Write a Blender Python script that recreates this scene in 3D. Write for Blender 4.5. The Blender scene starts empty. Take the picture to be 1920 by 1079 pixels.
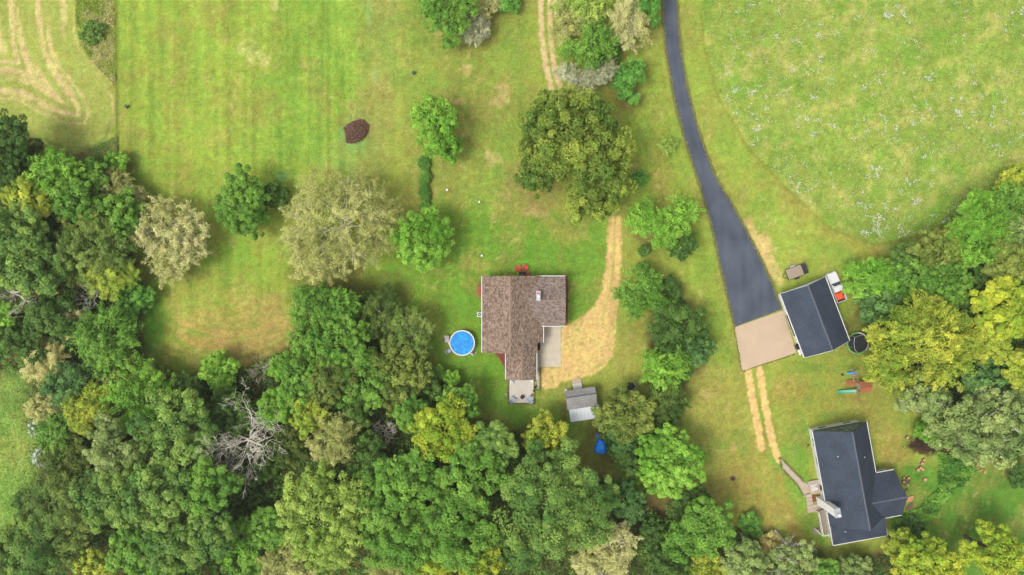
import bpy, math, random
import numpy as np
from mathutils import Matrix, Vector

# ------------------------------------------------------------------ camera, sky, sun, exposure
scene = bpy.context.scene
CAMZ = 128.0            # drone height above the lawn, metres
S = 0.1                 # one map unit on the ground = 0.1 m
cam_data = bpy.data.cameras.new("camera")
cam_data.lens = 24; cam_data.sensor_width = 36
cam_data.clip_start = 1; cam_data.clip_end = 4000
cam = bpy.data.objects.new("camera", cam_data)
scene.collection.objects.link(cam)
cam.location = (0, 0, CAMZ); cam.rotation_euler = (0, 0, 0)
scene.camera = cam

SUN_EL, SUN_AZ = math.radians(60), math.radians(205)   # direction the light comes from, counter-clockwise from +X
world = bpy.data.worlds.new("World"); scene.world = world
world.use_nodes = True
wn, wl = world.node_tree.nodes, world.node_tree.links
for n in list(wn): wn.remove(n)
sky = wn.new("ShaderNodeTexSky"); sky.sky_type = 'NISHITA'; sky.sun_disc = False
sky.sun_elevation = SUN_EL; sky.sun_rotation = math.pi/2 - SUN_AZ
sky.air_density = 1.0; sky.dust_density = 4.0; sky.ozone_density = 1.0
hsv = wn.new("ShaderNodeHueSaturation"); hsv.inputs["Saturation"].default_value = 0.14   # thin overcast: a whiter sky
bg = wn.new("ShaderNodeBackground"); bg.inputs["Strength"].default_value = 0.15
wo = wn.new("ShaderNodeOutputWorld")
wl.new(sky.outputs[0], hsv.inputs["Color"]); wl.new(hsv.outputs[0], bg.inputs["Color"]); wl.new(bg.outputs[0], wo.inputs["Surface"])

sun_data = bpy.data.lights.new("sun", 'SUN')
sun_data.energy = 1.2; sun_data.angle = math.radians(17); sun_data.color = (1.0, 0.95, 0.86)
sun = bpy.data.objects.new("sun", sun_data); scene.collection.objects.link(sun)
dirv = Vector((math.cos(SUN_EL)*math.cos(SUN_AZ), math.cos(SUN_EL)*math.sin(SUN_AZ), math.sin(SUN_EL)))
sun.rotation_euler = dirv.to_track_quat('Z', 'Y').to_euler()
sun.location = dirv*300

vs = scene.view_settings
vs.view_transform = 'Standard'; vs.look = 'None'; vs.gamma = 1.0; vs.use_curve_mapping = False
vs.exposure = 0.80
scene.cycles.use_denoising = True; scene.cycles.max_bounces = 6; scene.cycles.transparent_max_bounces = 8

# ------------------------------------------------------------------ helpers
rnd = random.Random(7)
COL = scene.collection
HAZE = .00014
LUM = 1.85     # how bright a white card reads under this light: display colour -> base colour

def lin(c):
    c = np.asarray(c, float)/255.0
    return np.where(c <= 0.04045, c/12.92, ((c+0.055)/1.055)**2.4)
def alb(*c, k=1.0):
    return np.clip(lin(c)/LUM*k, 0.004, 0.85)

def G(px, py, z=0.0):
    """map position (0.1 m units, origin at the survey's north-west corner) seen at height z -> world"""
    k = S*(1-z/CAMZ)
    return Vector(((px-960)*k, (539.5-py)*k, z))

def tag(o, label=None, cat=None, group=None, kind=None):
    if label: o["label"] = label
    if cat: o["category"] = cat
    if group: o["group"] = group
    if kind: o["kind"] = kind
    return o

FRAME = {}
def thing(name, label, cat, loc=(0, 0, 0), rz=0.0, group=None):
    o = bpy.data.objects.new(name, None); COL.objects.link(o)
    o.location = loc; o.rotation_euler = (0, 0, rz); o.empty_display_size = 0.3
    tag(o, label, cat, group)
    FRAME[o.name] = Matrix.Translation(Vector(loc)) @ Matrix.Rotation(rz, 4, 'Z')
    return o

class MB:
    """collects shapes in world space (or in a thing's own frame) and links them as one mesh"""
    def __init__(s, local=False):
        s.v = []; s.f = []; s.local = local
    def add(s, vs, fs):
        o = len(s.v); s.v += [tuple(p) for p in vs]; s.f += [tuple(i+o for i in f) for f in fs]; return s
    def box(s, cx, cy, cz, sx, sy, sz, rz=0.0, tx=1.0, ty=1.0):
        c, n = math.cos(rz), math.sin(rz); out = []
        for z, ax, ay in ((-.5, 1, 1), (.5, tx, ty)):
            for x, y in ((-.5, -.5), (.5, -.5), (.5, .5), (-.5, .5)):
                X, Y = x*sx*ax, y*sy*ay
                out.append((cx+X*c-Y*n, cy+X*n+Y*c, cz+z*sz))
        return s.add(out, [(3, 2, 1, 0), (4, 5, 6, 7), (0, 1, 5, 4), (1, 2, 6, 5), (2, 3, 7, 6), (3, 0, 4, 7)])
    def slab(s, pts, th, up=True):
        """planar polygon pts (counter-clockwise seen from above) given a thickness downwards"""
        n = len(pts); pts = [Vector(p) for p in pts]
        lo = [p-Vector((0, 0, th)) for p in pts]
        fs = [tuple(range(n)), tuple(reversed(range(n, 2*n)))]
        fs += [(i, n+i, n+(i+1) % n, (i+1) % n) for i in range(n)]
        return s.add(pts+lo, fs)
    def bar(s, a, b, w, h=None):
        """square bar from a to b"""
        a, b = Vector(a), Vector(b); h = h or w
        d = (b-a).normalized(); up = Vector((0, 0, 1)) if abs(d.z) < .95 else Vector((1, 0, 0))
        u = d.cross(up).normalized()*w/2; t = u.cross(d).normalized()*h/2
        vs = [p+q for p in (a, b) for q in (-u-t, u-t, u+t, -u+t)]
        return s.add(vs, [(0, 1, 2, 3), (7, 6, 5, 4), (0, 4, 5, 1), (1, 5, 6, 2), (2, 6, 7, 3), (3, 7, 4, 0)])
    def tube(s, pts, rad, n=6, cap=True):
        pts = [Vector(p) for p in pts]; rings = []
        if not hasattr(rad, '__len__'): rad = [rad]*len(pts)
        ref = None
        for i, p in enumerate(pts):
            d = (pts[min(i+1, len(pts)-1)]-pts[max(i-1, 0)])
            d = d.normalized() if d.length > 1e-6 else Vector((0, 0, 1))
            if ref is None: ref = Vector((1, 0, 0)) if abs(d.x) < .8 else Vector((0, 1, 0))
            u = (ref-d*ref.dot(d)).normalized(); w = d.cross(u)
            rings.append([p+(u*math.cos(2*math.pi*k/n)+w*math.sin(2*math.pi*k/n))*rad[i] for k in range(n)])
        vs = [q for r in rings for q in r]
        fs = [(i*n+k, i*n+(k+1) % n, (i+1)*n+(k+1) % n, (i+1)*n+k) for i in range(len(pts)-1) for k in range(n)]
        if cap: fs += [tuple(reversed(range(n))), tuple(range((len(pts)-1)*n, len(pts)*n))]
        return s.add(vs, fs)
    def ring(s, c, r0, r1, z0, z1, n=40, a0=0.0, a1=2*math.pi):
        """flat ring (or arc) with height"""
        full = abs(a1-a0-2*math.pi) < 1e-6; m = n if full else n+1
        vs = []
        for k in range(m):
            a = a0+(a1-a0)*k/n; x, y = math.cos(a), math.sin(a)
            vs += [(c[0]+x*r0, c[1]+y*r0, z0), (c[0]+x*r1, c[1]+y*r1, z0), (c[0]+x*r1, c[1]+y*r1, z1), (c[0]+x*r0, c[1]+y*r0, z1)]
        fs = []
        for k in range(n):
            a, b = 4*k, 4*((k+1) % m)
            fs += [(a+j, b+j, b+(j+1) % 4, a+(j+1) % 4) for j in range(4)]
        return s.add(vs, fs)
    def lathe(s, c, prof, n=16):
        vs = []; m = len(prof)
        for k in range(n):
            a = 2*math.pi*k/n
            vs += [(c[0]+math.cos(a)*r, c[1]+math.sin(a)*r, c[2]+z) for r, z in prof]
        fs = [(k*m+j, ((k+1) % n)*m+j, ((k+1) % n)*m+j+1, k*m+j+1) for k in range(n) for j in range(m-1)]
        fs += [tuple(reversed([k*m for k in range(n)])), tuple(k*m+m-1 for k in range(n))]
        return s.add(vs, fs)
    def build(s, name, mat, parent=None, smooth=False, bevel=0.0):
        vs = [Vector(p) for p in s.v]
        if parent is not None and not s.local:
            r = parent
            while r.parent: r = r.parent
            inv = FRAME[r.name].inverted(); vs = [inv @ p for p in vs]
        me = bpy.data.meshes.new(name); me.from_pydata(vs, [], s.f); me.validate(); me.update()
        uv = me.uv_layers.new(name="UVMap"); Z = Vector((0, 0, 1))
        for p in me.polygons:
            n = p.normal
            v = Z-n*n.z
            v = v.normalized() if v.length > 1e-3 else Vector((0, 1, 0))
            u = v.cross(n)
            for li in p.loop_indices:
                q = me.vertices[me.loops[li].vertex_index].co
                uv.data[li].uv = (q.dot(u), q.dot(v))
        if smooth: me.polygons.foreach_set("use_smooth", [True]*len(me.polygons))
        me.materials.append(mat)
        o = bpy.data.objects.new(name, me); COL.objects.link(o)
        if parent is not None: o.parent = parent
        if bevel > 0:
            b = o.modifiers.new("bevel", 'BEVEL'); b.width = bevel; b.segments = 2; b.limit_method = 'ANGLE'
        return o

def dup(o, parent=None):
    c = o.copy(); COL.objects.link(c)
    if parent is not None: c.parent = parent
    else: FRAME[c.name] = FRAME[o.name]
    for ch in list(o.children): dup(ch, c)
    return c

# ------------------------------------------------------------------ materials
def nodes(name):
    m = bpy.data.materials.new(name); m.use_nodes = True
    return m, m.node_tree.nodes, m.node_tree.links, m.node_tree.nodes["Principled BSDF"]
def plain(name, c, rough=.6, metal=0.0, var=.12, scale=3.0, spec=.3, bump=0.0):
    """base colour with a little grime noise"""
    m, N, L, b = nodes(name); c = tuple(c)
    tc = N.new("ShaderNodeTexCoord"); nz = N.new("ShaderNodeTexNoise")
    nz.inputs["Scale"].default_value = scale; nz.inputs["Detail"].default_value = 6
    L.new(tc.outputs["Object"], nz.inputs["Vector"])
    r = N.new("ShaderNodeMapRange"); r.inputs["From Min"].default_value = .3; r.inputs["From Max"].default_value = .7
    r.inputs["To Min"].default_value = 1-var; r.inputs["To Max"].default_value = 1+var
    L.new(nz.outputs["Fac"], r.inputs["Value"])
    mx = N.new("ShaderNodeVectorMath"); mx.operation = 'SCALE'; mx.inputs[0].default_value = c
    L.new(r.outputs[0], mx.inputs["Scale"]); L.new(mx.outputs[0], b.inputs["Base Color"])
    b.inputs["Roughness"].default_value = rough; b.inputs["Metallic"].default_value = metal
    b.inputs["Specular IOR Level"].default_value = spec
    if bump:
        bp = N.new("ShaderNodeBump"); bp.inputs["Strength"].default_value = bump; bp.inputs["Distance"].default_value = .05
        L.new(nz.outputs["Fac"], bp.inputs["Height"]); L.new(bp.outputs[0], b.inputs["Normal"])
    return m
def shingles(name, c1, c2, c3, w=.5, h=.2, blotch=.2):
    """asphalt shingle courses in the roof's own slope coordinates"""
    m, N, L, b = nodes(name)
    uv = N.new("ShaderNodeUVMap"); uv.uv_map = "UVMap"
    br = N.new("ShaderNodeTexBrick"); br.inputs["Scale"].default_value = 1.0
    br.inputs["Brick Width"].default_value = w; br.inputs["Row Height"].default_value = h
    br.inputs["Mortar Size"].default_value = .015; br.inputs["Bias"].default_value = 0.0
    br.inputs["Color1"].default_value = (*c1, 1); br.inputs["Color2"].default_value = (*c2, 1); br.inputs["Mortar"].default_value = (*c3, 1)
    L.new(uv.outputs[0], br.inputs["Vector"])
    nz = N.new("ShaderNodeTexNoise"); nz.inputs["Scale"].default_value = .35; nz.inputs["Detail"].default_value = 5
    L.new(uv.outputs[0], nz.inputs["Vector"])
    n2 = N.new("ShaderNodeTexNoise"); n2.inputs["Scale"].default_value = 4.5; n2.inputs["Detail"].default_value = 3
    L.new(uv.outputs[0], n2.inputs["Vector"])
    ad = N.new("ShaderNodeMath"); ad.operation = 'ADD'; L.new(nz.outputs["Fac"], ad.inputs[0]); L.new(n2.outputs["Fac"], ad.inputs[1])
    r = N.new("ShaderNodeMapRange"); r.inputs["From Min"].default_value = .7; r.inputs["From Max"].default_value = 1.3
    r.inputs["To Min"].default_value = 1-blotch; r.inputs["To Max"].default_value = 1+blotch
    L.new(ad.outputs[0], r.inputs["Value"])
    mx = N.new("ShaderNodeVectorMath"); mx.operation = 'SCALE'
    L.new(br.outputs["Color"], mx.inputs[0]); L.new(r.outputs[0], mx.inputs["Scale"]); L.new(mx.outputs[0], b.inputs["Base Color"])
    bp = N.new("ShaderNodeBump"); bp.inputs["Strength"].default_value = .5; bp.inputs["Distance"].default_value = .03; bp.invert = True
    L.new(br.outputs["Fac"], bp.inputs["Height"]); L.new(bp.outputs[0], b.inputs["Normal"])
    b.inputs["Roughness"].default_value = .85; b.inputs["Specular IOR Level"].default_value = .25
    return m
def siding(name, c, step=.18, var=.08):
    m, N, L, b = nodes(name)
    uv = N.new("ShaderNodeUVMap"); uv.uv_map = "UVMap"
    wv = N.new("ShaderNodeTexWave"); wv.bands_direction = 'Y'; wv.wave_profile = 'SAW'; wv.inputs["Scale"].default_value = 1/step/6.283*math.pi
    L.new(uv.outputs[0], wv.inputs["Vector"])
    nz = N.new("ShaderNodeTexNoise"); nz.inputs["Scale"].default_value = 1.2; L.new(uv.outputs[0], nz.inputs["Vector"])
    r = N.new("ShaderNodeMapRange"); r.inputs["To Min"].default_value = 1-var; r.inputs["To Max"].default_value = 1+var
    L.new(nz.outputs["Fac"], r.inputs["Value"])
    mx = N.new("ShaderNodeVectorMath"); mx.operation = 'SCALE'; mx.inputs[0].default_value = tuple(c)
    L.new(r.outputs[0], mx.inputs["Scale"]); L.new(mx.outputs[0], b.inputs["Base Color"])
    bp = N.new("ShaderNodeBump"); bp.inputs["Strength"].default_value = .4; bp.inputs["Distance"].default_value = .02
    L.new(wv.outputs["Fac"], bp.inputs["Height"]); L.new(bp.outputs[0], b.inputs["Normal"])
    b.inputs["Roughness"].default_value = .55
    return m
def attr_ground(name, rough=.95, d1=.20, d2=.34, bump=.6):
    """colour comes from the 'col' attribute (what grows or lies there); noise gives blades, grit and fine relief"""
    m, N, L, b = nodes(name)
    at = N.new("ShaderNodeAttribute"); at.attribute_name = "col"
    geo = N.new("ShaderNodeNewGeometry")
    def noise(scale, det, rough_=.6):
        n = N.new("ShaderNodeTexNoise"); n.inputs["Scale"].default_value = scale; n.inputs["Detail"].default_value = det
        n.inputs["Roughness"].default_value = rough_
        L.new(geo.outputs["Position"], n.inputs["Vector"]); return n
    n1 = noise(.9, 5); n2 = noise(2.6, 5, .75)
    def rng(n, amp):
        r = N.new("ShaderNodeMapRange"); r.inputs["From Min"].default_value = .28; r.inputs["From Max"].default_value = .72
        r.inputs["To Min"].default_value = 1-amp; r.inputs["To Max"].default_value = 1+amp
        L.new(n.outputs["Fac"], r.inputs["Value"]); return r
    r1, r2 = rng(n1, d1), rng(n2, d2)
    mu = N.new("ShaderNodeMath"); mu.operation = 'MULTIPLY'; L.new(r1.outputs[0], mu.inputs[0]); L.new(r2.outputs[0], mu.inputs[1])
    mx = N.new("ShaderNodeVectorMath"); mx.operation = 'SCALE'
    L.new(at.outputs["Color"], mx.inputs[0]); L.new(mu.outputs[0], mx.inputs["Scale"])
    hs = N.new("ShaderNodeHueSaturation"); n3 = noise(.45, 4)
    r3 = N.new("ShaderNodeMapRange"); r3.inputs["From Min"].default_value = .3; r3.inputs["From Max"].default_value = .7
    r3.inputs["To Min"].default_value = .485; r3.inputs["To Max"].default_value = .515
    L.new(n3.outputs["Fac"], r3.inputs["Value"]); L.new(r3.outputs[0], hs.inputs["Hue"]); L.new(mx.outputs[0], hs.inputs["Color"])
    L.new(hs.outputs[0], b.inputs["Base Color"])
    bp = N.new("ShaderNodeBump"); bp.inputs["Strength"].default_value = bump; bp.inputs["Distance"].default_value = .12
    L.new(n2.outputs["Fac"], bp.inputs["Height"]); L.new(bp.outputs[0], b.inputs["Normal"])
    b.inputs["Roughness"].default_value = rough; b.inputs["Specular IOR Level"].default_value = .12
    return m
def leaf_mat(name, trans=.28):
    m, N, L, b = nodes(name)
    at = N.new("ShaderNodeAttribute"); at.attribute_name = "col"
    L.new(at.outputs["Color"], b.inputs["Base Color"])
    b.inputs["Roughness"].default_value = .6; b.inputs["Specular IOR Level"].default_value = .22
    tr = N.new("ShaderNodeBsdfTranslucent"); L.new(at.outputs["Color"], tr.inputs["Color"])
    mx = N.new("ShaderNodeMixShader"); mx.inputs[0].default_value = trans
    out = N["Material Output"]
    L.new(b.outputs[0], mx.inputs[1]); L.new(tr.outputs[0], mx.inputs[2]); L.new(mx.outputs[0], out.inputs["Surface"])
    return m

M = {}
M['ground'] = attr_ground('ground_cover')
M['gravel'] = attr_ground('loose_gravel', rough=1.0, d1=.10, d2=.22, bump=.5)
M['leaf'] = leaf_mat('foliage')
M['bark'] = plain('bark', (.11, .085, .06), .9, var=.3, scale=4, bump=.6)
M['dead'] = plain('weathered_dead_wood', (.55, .51, .42), .85, var=.25, scale=3, bump=.4)
M['twig'] = plain('brown_twigs', (.34, .28, .22), .9, var=.25)
M['white'] = plain('white_paint', (.52, .52, .51), .5, var=.05)
M['trim'] = plain('white_trim', (.50, .49, .47), .5, var=.08)
M['siding'] = siding('white_siding', (.50, .50, .48))
M['cream'] = siding('cream_siding', (.42, .38, .31))
M['brown_roof'] = shingles('brown_shingles', alb(194, 168, 146), alb(118, 98, 84), alb(90, 74, 66), .36, .2, .24)
M['wing_roof'] = shingles('greyer_brown_shingles', alb(186, 166, 152), alb(124, 108, 100), alb(90, 78, 74), .36, .2, .2)
M['dark_roof'] = shingles('charcoal_shingles', (.043, .056, .080), (.033, .043, .062), (.022, .026, .036), .35, .15, .30)
M['grey_roof'] = shingles('grey_shingles', (.29, .28, .27), (.21, .20, .19), (.14, .14, .14), .4, .17, .2)
M['ridge_brown'] = plain('ridge_cap_brown', alb(168, 142, 122), .85, var=.25, scale=4)
M['ridge_dark'] = plain('ridge_cap_charcoal', (.075, .085, .105), .85, var=.2, scale=4)
M['metal_roof'] = plain('white_metal_sheet', (.50, .52, .54), .4, var=.06)
M['glass'] = plain('window_glass', (.03, .04, .05), .08, var=.1, spec=.6)
M['black'] = plain('black_rubber', (.018, .018, .02), .7)
M['dkmetal'] = plain('dark_metal', (.035, .035, .04), .45, .4)
M['steel'] = plain('galvanised_steel', (.38, .39, .41), .35, .5)
M['concrete'] = plain('concrete', alb(222, 208, 186), .9, var=.09, scale=.8, bump=.15)
M['tanconcrete'] = plain('tan_concrete', alb(219, 194, 163), .9, var=.05, scale=.5, bump=.12)
M['paleconcrete'] = plain('pale_concrete', alb(228, 218, 204), .9, var=.06, scale=1.0, bump=.1)
M['path'] = plain('path_concrete', alb(208, 190, 168), .92, var=.1, scale=1.5, bump=.2)
M['wood'] = plain('weathered_timber', (.24, .18, .12), .8, var=.2, scale=5)
M['deck'] = plain('deck_boards', (.26, .205, .15), .85, var=.22, scale=6)
M['cedar'] = plain('cedar_wood', (.30, .105, .045), .75, var=.18, scale=5)
M['redwood'] = plain('red_stained_wood', (.26, .07, .045), .8, var=.25, scale=5)
M['mulch'] = plain('red_mulch', (.16, .045, .03), 1.0, var=.5, scale=14, bump=.8)
M['redplastic'] = plain('red_plastic', (.50, .04, .05), .4, var=.1)
M['chimney'] = plain('painted_chimney', (.62, .62, .60), .6, var=.06)
M['marker'] = plain('dark_green_box', (.03, .07, .045), .6)
M['orange'] = plain('orange_tarp', (.75, .085, .02), .55, var=.12)
M['bluetarp'] = plain('blue_tarp', (.004, .17, .66), .45, var=.2, scale=2)
M['blueplastic'] = plain('light_blue_plastic', (.06, .30, .62), .4)
M['green_slide'] = plain('teal_green_plastic', (.015, .25, .15), .35)
M['green_pad'] = plain('green_vinyl', (.11, .33, .05), .5)
M['brass'] = plain('pale_fabric', (.42, .40, .36), .8)
M['bluefabric'] = plain('blue_grey_fabric', (.30, .34, .40), .8)
M['teal'] = siding('dark_teal_siding', (.045, .075, .07))
M['freshwood'] = plain('split_wood', (.42, .22, .12), .85, var=.3, scale=7)
M['logbark'] = plain('log_bark', (.15, .085, .06), .95, var=.35, scale=6, bump=.6)
M['ash'] = plain('ash', (.05, .045, .04), 1.0, var=.4, scale=9)
# ------------------------------------------------------------------ noise and regions for the ground cover
def _hash(ix, iy, seed):
    h = (ix.astype(np.int64)*374761393 + iy.astype(np.int64)*668265263 + seed*974634541) & 0xffffffff
    h = ((h ^ (h >> 13))*1274126177) & 0xffffffff
    return ((h ^ (h >> 16)) & 0xffff)/65535.0
def vnoise(x, y, seed):
    ix, iy = np.floor(x), np.floor(y); fx, fy = x-ix, y-iy
    fx = fx*fx*(3-2*fx); fy = fy*fy*(3-2*fy)
    a, b = _hash(ix, iy, seed), _hash(ix+1, iy, seed); c, d = _hash(ix, iy+1, seed), _hash(ix+1, iy+1, seed)
    return (a+(b-a)*fx)*(1-fy)+(c+(d-c)*fx)*fy
def fbm(x, y, seed, o=4):
    t = 0; w = 0; a = 1.0
    for k in range(o):      # each octave turned, so no lattice shows
        c, s = math.cos(.6+1.1*k), math.sin(.6+1.1*k); f = 2.03**k
        t = t+a*vnoise((x*c-y*s)*f, (x*s+y*c)*f, seed+k*17); w += a; a *= .55
    return t/w
def streaks(x, y, seed, o=3):
    t = 0; w = 0; a = 1.0
    for k in range(o):
        t = t+a*vnoise(x*2.1**k, y*1.7**k, seed+k*17); w += a; a *= .6
    return t/w
def sst(x, a, b):
    t = np.clip((x-a)/(b-a), 0, 1); return t*t*(3-2*t)
def sdpoly(X, Y, P):
    P = np.asarray(P, float); d = np.full(X.shape, 1e9); ins = np.zeros(X.shape, bool)
    for i in range(len(P)):
        ax, ay = P[i]; bx, by = P[(i+1) % len(P)]
        ex, ey = bx-ax, by-ay
        t = np.clip(((X-ax)*ex+(Y-ay)*ey)/(ex*ex+ey*ey+1e-9), 0, 1)
        d = np.minimum(d, np.hypot(X-ax-ex*t, Y-ay-ey*t))
        if ey != 0:
            cr = ((ay > Y) != (by > Y)) & (X < ex*(Y-ay)/ey+ax); ins ^= cr
    return np.where(ins, -d, d)
def sdline(X, Y, P):
    d = np.full(X.shape, 1e9)
    for (ax, ay), (bx, by) in zip(P[:-1], P[1:]):
        ex, ey = bx-ax, by-ay
        t = np.clip(((X-ax)*ex+(Y-ay)*ey)/(ex*ex+ey*ey+1e-9), 0, 1)
        d = np.minimum(d, np.hypot(X-ax-ex*t, Y-ay-ey*t))
    return d

HAY = [(-400, -400), (136, -400), (138, 0), (142, 60), (150, 90), (170, 120), (195, 150), (214, 180), (217, 220), (205, 262), (175, 283), (120, 285), (60, 260), (20, 235), (-400, 220)]
MEADOW = [(1305, -400), (1312, 0), (1320, 90), (1345, 180), (1400, 275), (1480, 360), (1560, 430), (1640, 461), (1740, 440), (1800, 412), (1860, 365), (1930, 310), (2400, 180), (2400, -400)]
WOODS_MAIN = [(-300, 240), (40, 238), (110, 300), (200, 330), (262, 370), (250, 450), (265, 560), (275, 690), (350, 712), (450, 690), (555, 640), (555, 545), (640, 530), (700, 560), (790, 600), (800, 680), (875, 720), (890, 780), (960, 805), (1050, 800), (1075, 850), (1100, 880), (1170, 905), (1240, 960), (1300, 955), (1420, 1000), (1520, 1020), (1560, 1045), (1660, 1030), (1690, 1010), (1740, 1035), (1800, 1060), (1820, 1300), (-300, 1300), (-300, 1010), (45, 1000), (70, 880), (60, 800), (50, 705), (-300, 690)]
WOODS_RIGHT = [(1600, 515), (1690, 480), (1790, 440), (1880, 365), (2250, 200), (2250, 870), (1930, 860), (1850, 870), (1770, 850), (1735, 770), (1660, 715), (1640, 650), (1610, 590)]
GROVE = [(1215, 570), (1260, 525), (1325, 600), (1325, 680), (1285, 730), (1275, 800), (1200, 900), (1135, 860), (1115, 800), (1150, 745), (1215, 745), (1215, 650)]
SCRUB = [(1755, 845), (1800, 850), (1830, 880), (1800, 910), (1770, 945), (1740, 985), (1700, 1010), (1668, 1000), (1670, 970), (1720, 950), (1755, 915)]
GRAVEL = [(1142, 405), (1164, 405), (1167, 450), (1165, 500), (1160, 560), (1156, 620), (1150, 668), (1135, 690), (1110, 705), (1075, 712), (1050, 718), (1042, 730), (1013, 730), (1013, 690), (1051, 688), (1051, 614), (1070, 606), (1095, 592), (1115, 570), (1128, 545), (1134, 500), (1138, 450)]
TRACK_N = [[(1014, -60), (1014, 20), (1016, 70), (1024, 125), (1034, 165), (1052, 230)], [(1030, -60), (1031, 30), (1033, 80), (1041, 135), (1052, 170), (1070, 230)]]
TRACK_S = [[(1402, 692), (1410, 740), (1419, 790), (1428, 840)], [(1423, 688), (1431, 740), (1440, 790), (1449, 832), (1461, 864)]]
LANE_MID = [(1105, 330), (1140, 370), (1153, 410)]

def ground_colour(X, Y):
    """what grows where: X, Y in map units (0.1 m)"""
    n_big = fbm(X/70, Y/70, 1); n_mid = fbm(X/22, Y/22, 5); n_fin = fbm(X/6, Y/6, 9, 3); wob = (fbm(X/14, Y/14, 21)-.5)
    vst = streaks(X/7+wob*.7, Y/220, 31, 2); vst2 = streaks(X/11+wob, Y/260, 37, 2)
    c = np.zeros(X.shape+(3,)); c[...] = lin((166, 176, 84))
    def blend(m, col, a=1.0):
        col = lin(col) if not isinstance(col, np.ndarray) else col
        m = (np.clip(m, 0, 1)*a)[..., None]; c[...] = c*(1-m)+col*m
    def patch(x, y, rx, ry, col, a=1.0, thr=.5, rough=.6):
        d = np.hypot((X-x)/rx, (Y-y)/ry); m = sst(1.15-d+rough*(n_mid-.5)*2+(n_fin-.5)*rough, .0, thr); blend(m, col, a)
    def area(P, col, w=10, a=1.0, rough=20):
        blend(sst(-sdpoly(X, Y, P)+wob*rough, -w, w), col, a)
    # broad lawns
    area([(215, -400), (700, -400), (690, 120), (670, 230), (560, 330), (540, 560), (560, 700), (255, 720), (215, 290)], (160, 181, 78), 18)
    area([(520, -400), (690, -400), (685, 120), (660, 210), (600, 300), (520, 330), (480, 260), (500, 150), (530, 60)], (136, 177, 72), 60, .6, 70)
    area([(690, -400), (765, -400), (760, 120), (735, 260), (720, 340), (640, 330), (670, 240), (685, 140)], (158, 164, 92), 30, .7, 60)
    area([(765, -400), (990, -400), (1000, 200), (960, 400), (830, 420), (770, 330), (755, 150)], (148, 164, 78), 18, .85)
    area([(640, 540), (720, 480), (830, 380), (960, 400), (1140, 400), (1140, 560), (1060, 615), (1010, 740), (1060, 740), (1090, 820), (960, 830), (850, 760), (790, 640)], (124, 166, 60), 26, .9, 40)
    area([(820, 420), (900, 400), (1130, 410), (1130, 540), (1060, 600), (900, 520), (830, 560)], (122, 160, 62), 20, .6, 40)
    area([(1165, 170), (1235, 100), (1290, 300), (1360, 600), (1390, 700), (1330, 960), (1280, 930), (1300, 700), (1260, 500), (1180, 400)], (154, 176, 76), 18, .8, 30)
    area([(1290, 700), (1400, 690), (1440, 850), (1520, 1000), (1400, 1000), (1310, 960), (1290, 840)], (176, 174, 90), 20, .85, 50)
    area([(1450, 690), (1560, 680), (1640, 700), (1730, 770), (1730, 830), (1690, 870), (1640, 880), (1520, 800), (1450, 850)], (166, 170, 82), 24, .85, 50)
    area([(1440, 850), (1510, 830), (1525, 940), (1540, 1010), (1500, 1000), (1450, 900)], (130, 174, 68), 10, .9, 20)
    area([(1690, 870), (1800, 880), (1930, 850), (2300, 800), (2300, 1300), (1800, 1300), (1740, 1010), (1690, 960)], (100, 148, 56), 20, .95, 30)
    area([(-300, 690), (45, 690), (62, 800), (72, 880), (45, 1000), (-300, 1010)], (152, 184, 90), 10, .95, 40)
    area([(1262, -400), (1312, -400), (1318, 90), (1345, 190), (1400, 280), (1480, 370), (1560, 440), (1640, 470), (1860, 380), (1870, 400), (1700, 500), (1560, 510), (1470, 520), (1400, 400), (1320, 260), (1285, 120)], (162, 180, 82), 8, .9, 16)
    # worn, dry and lush places, and one painted shadow strip
    patch(450, 632, 122, 66, (200, 174, 108), .88, .8, 1.0); patch(515, 590, 62, 44, (188, 164, 104), .6, .8, 1.0); patch(430, 660, 90, 26, (186, 160, 106), .5, .8, 1.2)
    patch(288, 620, 24, 95, (118, 182, 62), .9, .7); patch(420, 470, 60, 90, (126, 172, 66), .55, .8)
    patch(400, 530, 70, 40, (166, 170, 84), .5, .8)
    patch(250, 310, 26, 26, (112, 160, 66), .5); patch(232, 300, 12, 10, (140, 100, 70), .7)
    for x, y, r in ((470, 105, 36), (495, 112, 20), (515, 8, 18), (450, 95, 10)): patch(x, y, r*.5, r, (214, 204, 140), .65, .9, 1.2)
    for x, y, rx, ry in ((880, 130, 14, 12), (940, 165, 14, 10), (870, 190, 22, 8), (935, 190, 18, 9), (958, 355, 26, 18), (1000, 395, 26, 12), (870, 255, 14, 10), (920, 300, 16, 12), (1330, 735, 14, 9), (1376, 834, 14, 12)):
        patch(x, y, rx, ry, (204, 180, 128), .75, .8, 1.3)
    for x, y, rx, ry in ((1390, 900, 60, 60), (1480, 740, 50, 30), (1420, 940, 40, 40), (1600, 740, 60, 20), (1680, 850, 30, 50)): patch(x, y, rx, ry, (176, 150, 86), .55, .9, 1.1)
    for x, y, rx, ry in ((1440, 800, 18, 50), (1330, 850, 30, 60), (1500, 830, 30, 40), (1570, 780, 50, 12), (1530, 690, 60, 12)): patch(x, y, rx, ry, (112, 150, 60), .6, .9, 1.1)  # fourth patch paints the white house's shadow onto the grass
    for x, y, rx, ry in ((920, 430, 60, 22), (1000, 470, 60, 25), (880, 560, 30, 40), (900, 710, 50, 40), (1030, 770, 40, 30)): patch(x, y, rx, ry, (106, 156, 52), .6, .9, 1.0)
    for x, y, rx, ry in ((850, 650, 16, 30), (880, 500, 30, 18), (930, 790, 30, 20), (1170, 690, 20, 40), (1060, 440, 40, 30)): patch(x, y, rx, ry, (176, 166, 92), .5, .9, 1.2)
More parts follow.
